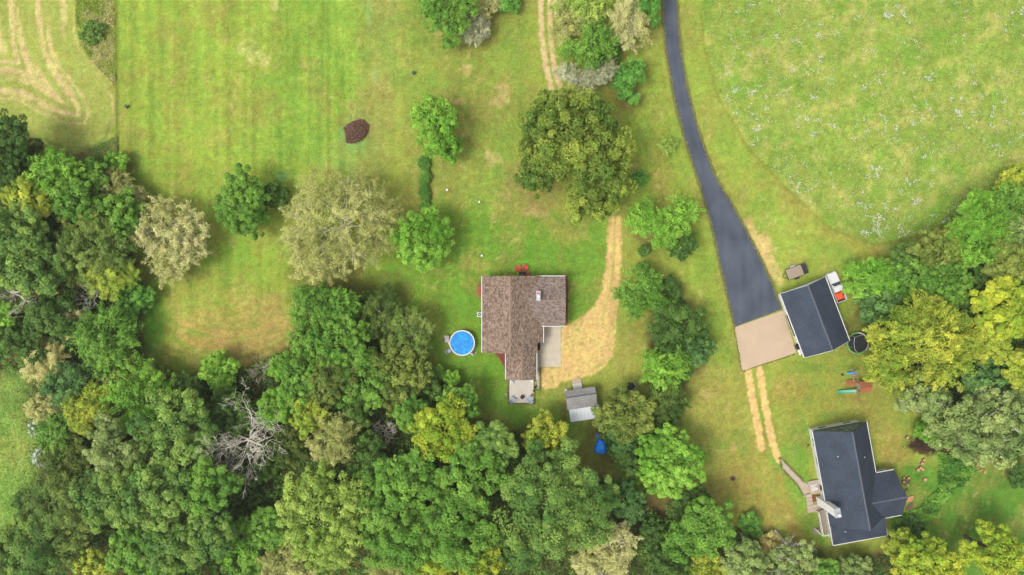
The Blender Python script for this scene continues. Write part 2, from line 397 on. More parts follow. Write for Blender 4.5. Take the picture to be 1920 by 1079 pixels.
    patch(1175, 180, 30, 28, (150, 132, 84), .8); patch(1240, 330, 26, 90, (168, 160, 84), .6, .9)
    blend(sst(30-sdline(X, Y, [(1480, 360), (1560, 440), (1640, 470)])+wob*20, 0, 24), (178, 164, 88), .5)
    blend(sst(9-sdline(X, Y, [(1640, 468), (1740, 448), (1810, 415), (1880, 360)])+wob*6, -3, 6), (172, 156, 94), .65)
    blend(sst(16-sdline(X, Y, [(1455, 880), (1475, 950), (1500, 1010)])+wob*16, 0, 16), (190, 160, 92), .7)
    patch(1430, 470, 22, 70, (212, 186, 132), .85, .6, 1.0); blend(sst(11-sdline(X, Y, [(1400, 418), (1428, 462), (1452, 505), (1462, 525)])+wob*14+(n_fin-.5)*8, -2, 5), (222, 194, 138), .9)
    blend(sst(4-sdline(X, Y, [(690, -20), (700, 120), (712, 200)]), -6, 4)*sst(n_mid, .45, .7), (160, 190, 130), .6)
    patch(640, 300, 50, 40, (148, 186, 90), .6, .9, 1.2); patch(667, 247, 34, 34, (138, 180, 104), .8)
    patch(529, 330, 14, 10, (128, 176, 104), .8)
    mot = fbm(X/46, Y/60, 101); mo2 = fbm(X/17, Y/21, 107)
    blend(sst(mot*.6+mo2*.4, .50, .66), (164, 154, 88), .42); blend(sst(1-(mot*.5+mo2*.5), .50, .66), (128, 170, 72), .38)
    spots = fbm(X/9, Y/9, 113, 3); blend(sst(spots, .66, .74)*sst(mot, .42, .55), (200, 182, 120), .5)
    # mowing lines
    mow = sst(X, 215, 240)*sst(-X, -700, -640)
    lines = (vst-.5)*.40*mow+(vst2-.5)*.18*sst(X, 215, 240)*sst(-X, -1000, -900)
    arcs_r = np.hypot(X-430, (Y-470)*1.15); arcs = streaks((arcs_r+wob*6)/8.5, np.arctan2(Y-470, X-430)*2, 41, 2)
    lines = lines*(1-sst(Y, 560, 640))+(arcs-.5)*.75*sst(Y, 560, 640)*mow
    dry = sst(1.25-np.hypot((X-440)/135, (Y-630)/72)+(n_mid-.5), 0, .5); blend(dry*sst(arcs, .46, .62), (188, 150, 98), .6); blend(dry*sst(1-arcs, .52, .68), (172, 172, 92), .45)
    drv = streaks((X-(Y*.32))/8, Y/120, 43, 3); lines = lines+(drv-.5)*.22*sst(X, 1170, 1200)*sst(-X, -1480, -1380)
    yard = streaks(Y/9+wob, X/150, 47, 3); lines = lines+(yard-.5)*.22*sst(X, 830, 870)*sst(-X, -1130, -1080)*sst(Y, 380, 410)
    c *= (1+lines)[..., None]
    # hay field
    sd = sdpoly(X, Y, HAY); hm = sst(-sd+wob*8, -4, 6)
    dl = np.hypot(np.maximum(X-128, 0), Y-215)+np.where(X < 128, 0, 0)
    along = np.where(X < 128, X/120., np.arctan2(Y-215, X-128)*.8)
    loop = streaks((dl+wob*14)/7, along+3, 51, 3)
    vert = streaks((X-.16*Y+wob*4)/9, Y/150, 53, 3); up = sst(-Y, -190, -120)
    rows = streaks((sd+wob*6)/8.5, (X*.5+Y)/190, 55, 2)*.85+n_mid*.2-.02
    hay = lin((172, 180, 96))*(1-sst(rows, .52, .72))[..., None]+lin((222, 198, 148))*sst(rows, .52, .72)[..., None]
    hay = hay*(1-sst(n_mid, .55, .75)*.35)[..., None]+lin((150, 178, 84))*(sst(n_mid, .55, .75)*.35)[..., None]
    blend(hm, hay)
    blend(sst(6-np.abs(sd+6), 0, 5)*sst(Y, 200, 260), (112, 150, 58), .7)
    area([(140, -400), (217, -400), (217, 165), (200, 150), (170, 115), (150, 85), (141, 40)], (172, 176, 76), 5, .9, 16)
    area([(60, 270), (150, 290), (215, 262), (220, 340), (170, 330), (110, 310)], (146, 146, 84), 6, .9, 20)
    blend(sst(3-np.abs(X-219), -2, 2)*sst(-Y, -330, -300), (108, 132, 52), .8)
    # meadow
    sd = sdpoly(X, Y, MEADOW); mm = sst(-sd+wob*10, -3, 5)
    blend(mm, (160, 182, 86)); blend(mm*sst(n_mid, .5, .68), (192, 188, 112), .75); blend(mm*sst(fbm(X/30, Y/30, 61), .52, .7), (138, 178, 72), .8)
    blend(mm*sst(fbm(X/10, Y/10, 67), .56, .7), (140, 160, 72), .6)
    blend(mm*sst(Y+X*.35, 960, 1040), (118, 156, 66), .6)
    blend(sst(5-np.abs(sd), 0, 5)*sst(Y, -20, 60), (132, 136, 62), .6)
    # bare soil in the woods and the far beds, plus painted shade patches
    for P in (WOODS_MAIN, WOODS_RIGHT, GROVE): area(P, (104, 92, 60), 14, .9, 26)
    patch(1745, 835, 44, 18, (84, 62, 48), .95, .5, 1.0); patch(1770, 838, 28, 9, (170, 120, 72), .8, .5)
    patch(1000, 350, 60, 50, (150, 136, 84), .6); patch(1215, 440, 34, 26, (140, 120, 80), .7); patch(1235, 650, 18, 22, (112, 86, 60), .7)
    patch(700, 545, 70, 36, (112, 112, 58), .7); patch(1215, 960, 60, 50, (120, 94, 70), .8); patch(600, 520, 60, 30, (120, 110, 62), .6)  # shade below the tan feathery tree painted in; middle patch is brown soil
    patch(1058, 775, 9, 30, (122, 104, 68), .8, .6); patch(1120, 835, 40, 50, (104, 100, 52), .7); patch(1610, 620, 40, 50, (106, 104, 56), .7, .8)  # last patch paints the shade right of the garage
    patch(20, 672, 40, 14, (150, 96, 66), .5)
    patch(20, 850, 60, 40, (186, 186, 100), .6, .9, 1.2); patch(35, 745, 36, 30, (116, 142, 70), .7, .9, 1.2); patch(15, 930, 60, 40, (124, 172, 72), .6, .9, 1.2); patch(55, 790, 24, 40, (150, 130, 84), .5, .9, 1.2)  # second patch is dark shading painted into the meadow
    # grass blades
    c *= (1+(n_big-.5)*.30+(n_mid-.5)*.30+(n_fin-.5)*.34)[..., None]
    return np.clip(c/LUM*np.array([1.03, 1.05, .84]), .006, .8)

def track_colour(X, Y, lines=None, poly=None, half=6.0, pale=False):
    """gravel colour and how much of it covers the grass"""
    nf = fbm(X/5, Y/5, 71, 3); nm = fbm(X/16, Y/16, 73)
    if poly is not None:
        sd = sdpoly(X, Y, poly)
        m = sst(-sd+(nf-.5)*8, -1.5, 3.5)
        hump = sst(3.2-sdline(X, Y, [(1153, 400), (1152, 450), (1149, 510), (1140, 560), (1128, 600)])+(nf-.5)*5, -1, 4)
        m = m*(1-.5*hump)
        m = m*(1-.65*sst(nf*.6+nm*.4, .57, .66)*sst(Y, 540, 600)); m = m*(1-.6*sst(fbm(X/3, Y/3, 79, 2), .68, .76))
        m = m*(1-.5*sst(X+Y*.25, 1312, 1335)*sst(nm, .4, .6))
    else:
        d = np.minimum(sdline(X, Y, lines[0]), sdline(X, Y, lines[1]))
        m = sst(half-d+(nf-.5)*6, -.5, 3)
    if pale: g = lin((236, 208, 154))*(1-.5*nm)[..., None]+lin((226, 196, 142))*(.5*nm)[..., None]
    else:
        rut = sst(streaks((X-1100+Y*.1)/13, Y/140, 83, 2), .5, .7)*sst(-Y, -720, -560)*.5
        g = lin((248, 212, 136))*(1-.6*nm)[..., None]+lin((236, 198, 130))*(.6*nm)[..., None]; g = g*(1-rut)[..., None]+lin((206, 172, 112))*rut[..., None]
    g = g*(1+(nf-.5)*.45+(nm-.5)*.2)[..., None]/LUM
    return g, m

def grid_mesh(name, xs, ys, z, colour, mat, keep=None):
    """sheet over a grid of map lines xs, ys; keep = cells to keep"""
    X, Y = np.meshgrid(xs, ys); col = colour(X, Y); ny, nx = X.shape
    wx, wy = (X-960)*S, (539.5-Y)*S
    co = np.stack([wx, wy, np.full_like(wx, z)], -1).reshape(-1, 3)
    i = np.arange(ny*nx).reshape(ny, nx)
    q = np.stack([i[1:, :-1], i[1:, 1:], i[:-1, 1:], i[:-1, :-1]], -1).reshape(-1, 4)
    if keep is not None:
        k = keep(X, Y); kc = (k[1:, :-1] | k[1:, 1:] | k[:-1, 1:] | k[:-1, :-1]).reshape(-1); q = q[kc]
        used = np.unique(q); mp = np.full(ny*nx, -1); mp[used] = np.arange(len(used)); q = mp[q]; co = co[used]; col = col.reshape(-1, 3)[used]
    return quads(name, co, q, col.reshape(-1, 3), mat)

def quads(name, co, q, col, mat, parent=None, smooth=False):
    me = bpy.data.meshes.new(name); nv, nf = len(co), len(q); k = q.shape[1]
    me.vertices.add(nv); me.vertices.foreach_set("co", np.ascontiguousarray(co, np.float32).ravel())
    me.loops.add(nf*k); me.loops.foreach_set("vertex_index", np.ascontiguousarray(q, np.int32).ravel())
    me.polygons.add(nf); me.polygons.foreach_set("loop_start", np.arange(0, nf*k, k, dtype=np.int32))
    try: me.polygons.foreach_set("loop_total", np.full(nf, k, np.int32))
    except Exception: pass
    if smooth: me.polygons.foreach_set("use_smooth", np.ones(nf, bool))
    me.update(calc_edges=True)
    if col is not None:
        a = me.attributes.new("col", 'FLOAT_COLOR', 'POINT')
        a.data.foreach_set("color", np.concatenate([col, np.ones((nv, 1))], 1).astype(np.float32).ravel())
    me.materials.append(mat)
    o = bpy.data.objects.new(name, me); COL.objects.link(o)
    if parent is not None: o.parent = parent
    return o

def axis(a, b, step):
    fine = np.arange(a, b+1e-6, step); ext = np.array([40, 100, 200, 400, 800, 1600, 4000, 12000.])
    return np.concatenate([(a-ext)[::-1], fine, b+ext])
tag(grid_mesh('ground', axis(-100, 2020, 3.5), axis(-80, 1160, 3.5), 0.0, ground_colour, M['ground']), kind='structure')

def gravel_sheet(name, x0, x1, y0, y1, z, **kw):
    def colr(X, Y):
        g, m = track_colour(X, Y, **kw); base = ground_colour(X, Y); return base*(1-m[..., None])+g*m[..., None]
    def keep(X, Y): return track_colour(X, Y, **kw)[1] > .02
    return tag(grid_mesh(name, np.arange(x0, x1, 2.0), np.arange(y0, y1, 2.0), z, colr, M['gravel'], keep), kind='structure')
gravel_sheet('gravel_drive', 1000, 1180, 398, 740, .006, poly=GRAVEL)
gravel_sheet('gravel_lane', 1000, 1090, -60, 240, .006, lines=TRACK_N, half=6.0, pale=True)
gravel_sheet('gravel_ruts', 1390, 1475, 684, 874, .006, lines=TRACK_S, half=7.8)

# asphalt drive: a strip with real thickness
def strip(left, right, z, th, name, mat):
    mb = MB(); n = len(left)
    def dense(P):
        P = np.array(P, float); t = np.linspace(0, 1, n); tt = np.linspace(0, 1, n*6)
        # Catmull-Rom through the surveyed edge
        out = []
        for i in range(n-1):
            p0, p1, p2, p3 = P[max(i-1, 0)], P[i], P[i+1], P[min(i+2, n-1)]
            for u in np.linspace(0, 1, 8, endpoint=False):
                out.append(.5*((2*p1)+(-p0+p2)*u+(2*p0-5*p1+4*p2-p3)*u*u+(-p0+3*p1-3*p2+p3)*u**3))
        out.append(P[-1]); return out
    l, r = dense(left), dense(right); m = len(l)
    jit = random.Random(3)
    L_ = [G(p[0]+jit.uniform(-.8, .8), p[1]) for p in l]; R_ = [G(p[0]+jit.uniform(-.5, .5), p[1]) for p in r]
    vs = []
    for a, b in zip(L_, R_):
        for t in (0, .25, .5, .75, 1): vs.append((a.x+(b.x-a.x)*t, a.y+(b.y-a.y)*t, z))
    for a, b in zip(L_, R_): vs += [(a.x-.04, a.y, z-th), (b.x+.04, b.y, z-th)]
    fs = []
    for i in range(m-1):
        for k in range(4): fs.append((i*5+k, (i+1)*5+k, (i+1)*5+k+1, i*5+k+1))
        o = m*5; fs += [(o+i*2, o+i*2+2, (i+1)*5, i*5), (i*5+4, (i+1)*5+4, o+i*2+3, o+i*2+1)]
    mb.add(vs, fs); o = mb.build(name, mat)
    at = o.data.attributes.new("across", 'FLOAT', 'POINT'); at.data.foreach_set("value", [(i % 5)/4 if i < m*5 else float(i % 2) for i in range(len(vs))])
    return o
def asphalt():
    m, N, L, b = nodes('sealed_asphalt')
    geo = N.new("ShaderNodeNewGeometry")
    mp = N.new("ShaderNodeMapping"); mp.inputs["Rotation"].default_value = (0, 0, math.radians(-19)); mp.inputs["Scale"].default_value = (.9, .05, 1)
    L.new(geo.outputs["Position"], mp.inputs["Vector"])
    n1 = N.new("ShaderNodeTexNoise"); n1.inputs["Scale"].default_value = 1.0; n1.inputs["Detail"].default_value = 5; L.new(mp.outputs[0], n1.inputs["Vector"])
    n2 = N.new("ShaderNodeTexNoise"); n2.inputs["Scale"].default_value = .25; n2.inputs["Detail"].default_value = 6; L.new(geo.outputs["Position"], n2.inputs["Vector"])
    n3 = N.new("ShaderNodeTexNoise"); n3.inputs["Scale"].default_value = 9; n3.inputs["Detail"].default_value = 4; L.new(geo.outputs["Position"], n3.inputs["Vector"])
    a = N.new("ShaderNodeMath"); a.operation = 'MULTIPLY_ADD'; a.inputs[1].default_value = .5; L.new(n1.outputs["Fac"], a.inputs[0]); L.new(n2.outputs["Fac"], a.inputs[2])
    cr = N.new("ShaderNodeValToRGB"); cr.color_ramp.elements[0].position = .52; cr.color_ramp.elements[0].color = (.027, .035, .051, 1)
    cr.color_ramp.elements[1].position = 1.0; cr.color_ramp.elements[1].color = (.058, .069, .092, 1)
    ac = N.new("ShaderNodeAttribute"); ac.attribute_name = "across"
    pp = N.new("ShaderNodeMath"); pp.operation = 'PINGPONG'; pp.inputs[1].default_value = .25; L.new(ac.outputs["Fac"], pp.inputs[0])
    wr = N.new("ShaderNodeMath"); wr.operation = 'MULTIPLY_ADD'; wr.inputs[1].default_value = .55; L.new(pp.outputs[0], wr.inputs[0]); L.new(a.outputs[0], wr.inputs[2])
    L.new(wr.outputs[0], cr.inputs[0]); L.new(cr.outputs[0], b.inputs["Base Color"])
    bp = N.new("ShaderNodeBump"); bp.inputs["Strength"].default_value = .3; bp.inputs["Distance"].default_value = .02; L.new(n3.outputs["Fac"], bp.inputs["Height"]); L.new(bp.outputs[0], b.inputs["Normal"])
    b.inputs["Roughness"].default_value = .62; b.inputs["Specular IOR Level"].default_value = .4
    return m
M['asphalt'] = asphalt()
LE = [(1240, -60), (1241, 0), (1244, 50), (1248, 95), (1256, 142), (1267, 200), (1283, 260), (1300, 312), (1318, 370), (1335, 430), (1350, 500), (1363, 555), (1377, 613)]
RE = [(1268, -60), (1270, 0), (1273, 50), (1278, 100), (1288, 160), (1305, 228), (1324, 285), (1345, 338), (1371, 380), (1399, 430), (1426, 484), (1450, 536), (1466, 580)]
tag(strip(LE, RE, .05, .055, 'asphalt_driveway', M['asphalt']), kind='structure')
# soil shoulder beside the asphalt
def shoulder_col(X, Y):
    base = ground_colour(X, Y); d = np.minimum(sdline(X, Y, LE), sdline(X, Y, RE)); nf = fbm(X/5, Y/5, 77, 3)
    m = sst(2.6-d+(nf-.5)*4, -1, 2)[..., None]*.75; return base*(1-m)+lin((186, 160, 112))/LUM*m
tag(grid_mesh('drive_shoulder', np.arange(1225, 1480, 1.6), np.arange(-60, 620, 1.6), .008, shoulder_col, M['gravel'], lambda X, Y: np.minimum(sdline(X, Y, LE), sdline(X, Y, RE)) < 5), kind='structure')

def slab_obj(name, pts, z, th, mat, bevel=.02):
    mb = MB(); mb.slab([G(*p)+Vector((0, 0, z)) for p in pts], th); o = mb.build(name, mat); 
    return tag(o, kind='structure')
# corner order: counter-clockwise seen from above
slab_obj('concrete_apron', [(1377, 614.5), (1391, 696), (1493, 662), (1468.5, 582.5)], .07, .08, M['tanconcrete'])
slab_obj('concrete_pad', [(1013.5, 613), (1013.5, 688.5), (1051.5, 688.5), (1051.5, 613)], .06, .07, M['concrete'])
slab_obj('concrete_walk', [(1008, 640), (1006.5, 730), (1013, 730), (1013, 640)], .04, .05, M['path'])
slab_obj('patio', [(955, 711), (955, 752), (958, 755.5), (998, 755.5), (1000.5, 752), (1000.5, 711)], .12, .13, M['paleconcrete'])
slab_obj('patio_border', [(953, 711), (953, 756.5), (1002.2, 756.5), (1002.2, 711)], .05, .06, M['redwood'])
slab_obj('front_walk', [(1462, 859), (1467, 880), (1496, 910), (1505, 925), (1507, 932), (1519, 931), (1516, 909), (1506, 904)], .05, .06, M['path'])
# ------------------------------------------------------------------ vegetation
PAL = {  # lit leaf colour pairs (display values): base, accent
    'dk': ((80, 116, 52), (100, 136, 62)), 'gr': ((100, 150, 58), (126, 172, 72)), 'br': ((116, 172, 60), (146, 196, 80)),
    'bg': ((98, 140, 66), (136, 170, 84)), 'gg': ((122, 150, 86), (156, 178, 112)), 'ol': ((110, 134, 60), (142, 160, 78)),
    'yo': ((146, 172, 64), (184, 196, 78)), 'yl': ((148, 182, 58), (186, 200, 68)), 'lg': ((142, 176, 78), (168, 196, 100)),
    'tn': ((192, 188, 122), (214, 206, 150)), 'tg': ((178, 176, 140), (206, 204, 176)), 'to': ((168, 170, 98), (198, 194, 126)),
    'sv': ((150, 178, 150), (204, 216, 208)), 'em': ((92, 152, 64), (120, 178, 78)), 'ok': ((98, 128, 50), (146, 166, 72)),
    'rb': ((112, 66, 52), (140, 88, 68)), 'bl': ((76, 118, 62), (108, 150, 84)), 'do': ((90, 114, 50), (118, 138, 62)),
    'ye': ((140, 168, 62), (192, 200, 82)), 'yb': ((204, 198, 122), (222, 212, 146)),
}
WARM = np.array([1.05, 1.0, .82]); PALE = np.array([1.0, 1.06, .95])
def unit(v): return v/np.maximum(np.linalg.norm(v, axis=-1, keepdims=True), 1e-9)

def leaves_mesh(pos, nrm, tan, Ln, Wd, col):
    """one pointed blade per leaf spray"""
    t = unit(tan-nrm*np.sum(tan*nrm, -1, keepdims=True)); b = np.cross(nrm, t)
    Ln = Ln[:, None]; Wd = Wd[:, None]
    v = np.stack([pos-t*Ln*.42+b*Wd*.5, pos+t*Ln*.58, pos-t*Ln*.42-b*Wd*.5], 1)
    n = len(pos); q = np.arange(n*3).reshape(n, 3)[:, ::-1]
    return v.reshape(-1, 3), q, np.repeat(col, 3, 0)

def crown_geo(rg, lobes, style, pal, dens=1.0, bare=0.0, cover=1.0):
    """lobes: list of (x, y, z, r, rz). Returns leaf arrays."""
    A, B = alb(*PAL[pal][0], k=1.55)*(WARM if style != 'f' else PALE), alb(*PAL[pal][1], k=1.55)*(WARM if style != 'f' else PALE)
    LB = np.array(lobes)
    P = dict(o=(1.2, 120, .40, .29), m=(.78, 80, .34, .23), f=(.85, 76, .52, .11), s=(1.1, 54, .52, .17), b=(.45, 38, .30, .22))[style]
    cr, per, L0, W0 = P; ls = rg.uniform(.8, 1.3); cr *= rg.uniform(.8, 1.25); L0 *= ls; W0 *= ls; per = int(per/ls**1.2)
    C, CN, CR = [], [], []
    for (x, y, z, r, rz) in lobes:
        crl = min(cr, r*.42)
        n = int(max(8, (2.3 if style in 'omb' else 3.4)*cover*(r/crl)**2))
        d = unit(rg.normal(size=(n*2, 3))); d[:, 2] = np.abs(d[:, 2])*1.0-.28; d = unit(d)[:n]
        k = rg.uniform(.62 if style in 'om' else .76, 1.07, (n, 1)); far = rg.random((n, 1)) < (.14 if style != 'f' else .28); k = np.where(far, rg.uniform(1.06, 1.26 if style != 'f' else 1.36, (n, 1)), k)
        c = np.array([x, y, z])+d*np.array([r, r, rz])*k
        inside = np.zeros(n, bool)
        for (x2, y2, z2, r2, rz2) in lobes:
            if (x2, y2, z2) == (x, y, z): continue
            q = ((c-np.array([x2, y2, z2]))/np.array([r2, r2, rz2])); inside |= (np.sum(q*q, 1) < .62)
        c, d = c[~inside], d[~inside]
        C.append(c); CN.append(d); CR.append(np.full(len(c), crl)*rg.uniform(.45, 1.3, len(c)))
    C = np.concatenate(C); CN = np.concatenate(CN); CR = np.concatenate(CR)
    if bare > 0:
        k = rg.random(len(C)) > bare; C, CN, CR = C[k], CN[k], CR[k]
    nc = len(C); per = int(per*dens)
    idx = np.repeat(np.arange(nc), per); n = len(idx)
    cn = CN[idx]; c = C[idx]; r = CR[idx][:, None]
    up = np.array([0, 0, 1.0])
    ph = rg.uniform(0, 6.28, 3); drift = .4*(np.sin(c[:, 0]*.55+ph[0])+np.sin(c[:, 1]*.6+ph[1])*.9)
    tone = rg.uniform(0, 1, nc)[idx]+rg.normal(0, .22, n)+drift
    val = (1+rg.normal(0, .10, nc))[idx]*(1+rg.normal(0, .13, n))
    if style in 'omb':
        d = unit(rg.normal(size=(n, 3))+.75*cn+.45*up)
        pos = c+d*r*(.45+.55*np.sqrt(rg.random((n, 1))))*np.array([1, 1, .8])
        nrm = unit(d*.9+.45*up+.42*rg.normal(size=(n, 3))); tan = rg.normal(size=(n, 3))
    else:   # sprays: leaves strung along shoots that leave the crown outwards
        ax = unit(cn+.55*rg.normal(size=(nc, 3))[idx]*np.array([1, 1, .5])+np.array([0, 0, .10]))
        s = rg.uniform(-.9, 1.25, (n, 1))
        off = rg.normal(size=(n, 3))*(.30 if style == 's' else .34)
        pos = c+ax*s*r*(1.15 if style == 's' else 1.2)+off*r*(1.1-.5*np.clip(s, 0, 1.2))-up*np.clip(s, 0, 2)**2*.18*r
        nrm = unit(.9*up+.5*cn+.55*rg.normal(size=(n, 3))); tan = ax+.55*rg.normal(size=(n, 3))
    sc = rg.uniform(.7, 1.25, n)
    Ln, Wd = L0*sc, W0*sc*rg.uniform(.8, 1.2, n)
    # inner leaves so the crown has depth
    ni = int(n*(.45 if style != 'f' else .22)); li = rg.integers(0, len(lobes), ni); di = unit(rg.normal(size=(ni, 3))); di[:, 2] = di[:, 2]*.8+.1
    pi = LB[li, :3]+di*LB[li][:, [3, 3, 4]]*rg.uniform(.30, .68, (ni, 1))
    pos = np.concatenate([pos, pi]); nrm = np.concatenate([nrm, unit(di+up+.5*rg.normal(size=(ni, 3)))]); tan = np.concatenate([tan, rg.normal(size=(ni, 3))])
    Ln = np.concatenate([Ln, rg.uniform(.45, .7, ni)*(L0/.4)]); Wd = np.concatenate([Wd, rg.uniform(.35, .5, ni)*(W0/.3)])
    tone = np.concatenate([tone, rg.uniform(0, .6, ni)]); val = np.concatenate([val, rg.uniform(.8, 1.05, ni)])
    col = (A+(B-A)*np.clip(tone, -.2, 1.2)[:, None])*val[:, None]
    yel = rg.random(len(col)) < .035
    col[yel] = col[yel]*np.array([1.35, 1.12, .8])
    pos[:, 2] = np.maximum(pos[:, 2], .12)
    return leaves_mesh(pos, nrm, tan, Ln, Wd, np.clip(col, .004, .7))

def trunk_mb(rg, h, rad, lobes, n_limb):
    mb = MB(local=True); top = h*.62
    pts = [(0, 0, -.1), (rad*.2, 0, h*.2), (rg.normal()*.2, rg.normal()*.2, h*.42), (rg.normal()*.3, rg.normal()*.3, top)]
    mb.tube(pts, [rad*1.25, rad*.95, rad*.75, rad*.35], 7)
    for i in range(n_limb):
        l = lobes[i % len(lobes)]; z0 = h*rg.uniform(.22, .5)
        e = Vector((l[0]+rg.normal()*l[3]*.35, l[1]+rg.normal()*l[3]*.35, l[2]+l[4]*rg.uniform(.0, .5)))
        s0 = Vector((0, 0, z0)); m = s0.lerp(e, .5)+Vector((rg.normal()*.25, rg.normal()*.25, .35))
        mb.tube([s0, m, e], [rad*.45, rad*.3, rad*.1], 5)
    return mb

def auto_lobes(rg, style, R, h, flat=.62, n=None, wob=1.0):
    """uneven crown: a body and side lobes of different size, height and reach"""
    n = n or int(rg.integers(8, 12) if style == 'o' else rg.integers(6, 10)); zc = h-R*flat*.9
    zc = max(zc, h*.45); L = [(rg.normal()*R*.06, rg.normal()*R*.06, zc, R*(.52 if style == 'o' else .64), min(R*flat, h-zc))]
    a0 = rg.uniform(0, 6.28)
    for i in range(n):
        a = a0+6.283*i/n+rg.normal()*.22; rr = R*(rg.uniform(.25, .42) if style == 'o' else rg.uniform(.28, .5)); dd = (R-rr)*rg.uniform(.78, 1.22*wob)
        z = zc-R*flat*rg.uniform(-.05, .45); z = max(z, rr*.6)
        L.append((math.cos(a)*dd, math.sin(a)*dd, z, rr, rr*.8))
    return L

tree_count = 0
def tree(px, py, r, h, style, pal, label, group=None, lobes=None, name=None, cat='tree', dens=1.0, bare=0.0, twigs=False):
    """r = crown radius in map units as seen, h = height in metres; lobes = [(dx, dy, r, z fraction)] in map units"""
    global tree_count; tree_count += 1
    rg = np.random.default_rng(1000+tree_count*7)
    zc = h*.66; base = G(px, py, zc); base.z = 0
    k = S*(1-zc/CAMZ); R = r*k
    if lobes: L = [(dx*k, -dy*k, h*zf-rr*k*.62, rr*k*.94, rr*k*.66) for dx, dy, rr, zf in lobes]
    else: L = auto_lobes(rg, style, R*(1.0 if style == 'o' or group not in (GW, GR, GV) else 1.08), h, .62 if style != 'f' else .55)
    L = [(a, b, max(c, d*.55), d, e) for a, b, c, d, e in L]
    name = name or ('shrub' if cat == 'shrub' else 'broadleaf_tree' if style != 'f' else 'feathery_tree')
    t = thing(name, label, cat, base, 0.0, group)
    tr = trunk_mb(rg, h, .05+.018*h+.012*R, L, 9 if h > 5 else 4).build('trunk' if h > 3.2 else 'stem', M['bark' if style != 'f' else 'dead'], t)
    v, q, c = crown_geo(rg, L, style, pal, dens, bare, 1.45 if lobes and group in (GY, GL) and style != 'f' else 1.0)
    quads('crown' if h > 3.2 else 'foliage', v, q, c, M['leaf'], t)
    if twigs:
        mb = MB(local=True)
        for l in L:
            for _ in range(int(4+l[3]*2.5)):
                d = unit(rg.normal(size=3)); d[2] = abs(d[2])*.7+.1; d = unit(d)
                a = np.array(l[:3])+d*l[3]*.35; b = np.array(l[:3])+d*np.array([l[3], l[3], l[4]])*rg.uniform(.9, 1.12); m = (a+b)/2+rg.normal(size=3)*.15
                mb.tube([a, m, b], [.045, .03, .014], 4, False)
        tag(mb.build('bare_twigs', M['dead'], t), kind='stuff')
    return t

GW = 'trees of the woods along the south and west'; GR = 'trees of the wood behind the garage'; GY = 'yard trees'; GL = 'trees along the lane'; GV = 'trees of the narrow grove between the two properties'
T = tree
# --- lane at the top
T(840, 16, 54, 9, 'm', 'gr', 'dense dark green round tree cut by the top edge, left of the gravel lane', GL, lobes=[(0, -10, 44, 1), (-30, -12, 26, .8), (30, -4, 26, .85), (12, 30, 24, .8), (0, 52, 14, .5), (-20, 16, 24, .85)])
T(888, 52, 30, 4.5, 'f', 'tg', 'greyish brown half-dead bushy tree touching the dark round tree at the top', GL, dens=.8, twigs=True)
T(912, 8, 26, 4, 'f', 'tn', 'small tan bushy tree at the top edge beside the gravel lane', GL, dens=.7)
T(952, 2, 22, 3.2, 'm', 'em', 'small emerald shrub at the top edge left of the two gravel ruts', cat='shrub')
T(1092, 8, 42, 7, 's', 'lg', 'light olive tree at the top edge just right of the gravel lane', GL, lobes=[(5, 0, 32, 1), (-32, -12, 24, .85), (28, -2, 24, .9), (12, 22, 18, .85)])
T(1058, 8, 22, 5, 'f', 'tn', 'tan wispy bushy tree beside the right rut at the top edge', GL)
T(1078, 44, 36, 6, 'f', 'to', 'yellowish olive feathery tree low beside the gravel lane', GL, lobes=[(12, -6, 26, 1), (-18, 8, 20, .85), (-34, 14, 12, .7), (30, 4, 18, .9)])
T(1170, 48, 40, 7, 'f', 'tn', 'straw coloured feathery tree between the lane and the asphalt drive', GL, lobes=[(0, -12, 30, 1), (14, 8, 28, .95), (10, 32, 16, .75), (-14, 8, 20, .85), (26, -4, 16, .8)], twigs=True)
T(1215, 8, 30, 6, 'm', 'em', 'dark emerald tree at the top edge hugging the asphalt drive', GL, lobes=[(0, -6, 26, 1), (-20, -8, 18, .9), (8, 22, 15, .7)])
T(1105, 86, 44, 8, 's', 'gr', 'dark green leafy tree below the straw coloured tree by the lane', GL, lobes=[(0, 0, 34, 1), (-26, 8, 24, .85), (24, -2, 24, .9), (6, 24, 20, .8)])
T(1140, 100, 26, 4, 'm', 'dk', 'low dark shrub between the leafy tree and the asphalt drive', cat='shrub')
T(1085, 145, 36, 6, 'f', 'tg', 'grey half-bare feathery tree just above the big oak', GL, lobes=[(-4, 0, 26, 1), (-24, -4, 18, .8), (14, 10, 20, .9)], dens=.75, bare=.15, twigs=True)
T(1128, 132, 25, 5, 'f', 'tg', 'small brownish wispy tree right of the grey half-bare tree', GL, dens=.75, twigs=True)
T(1180, 150, 32, 5, 'm', 'em', 'bright green bushy tree with a few yellow leaves above the big oak', GL, lobes=[(4, -8, 24, 1), (-8, 12, 22, .9), (6, 30, 14, .7), (14, -22, 14, .7)])
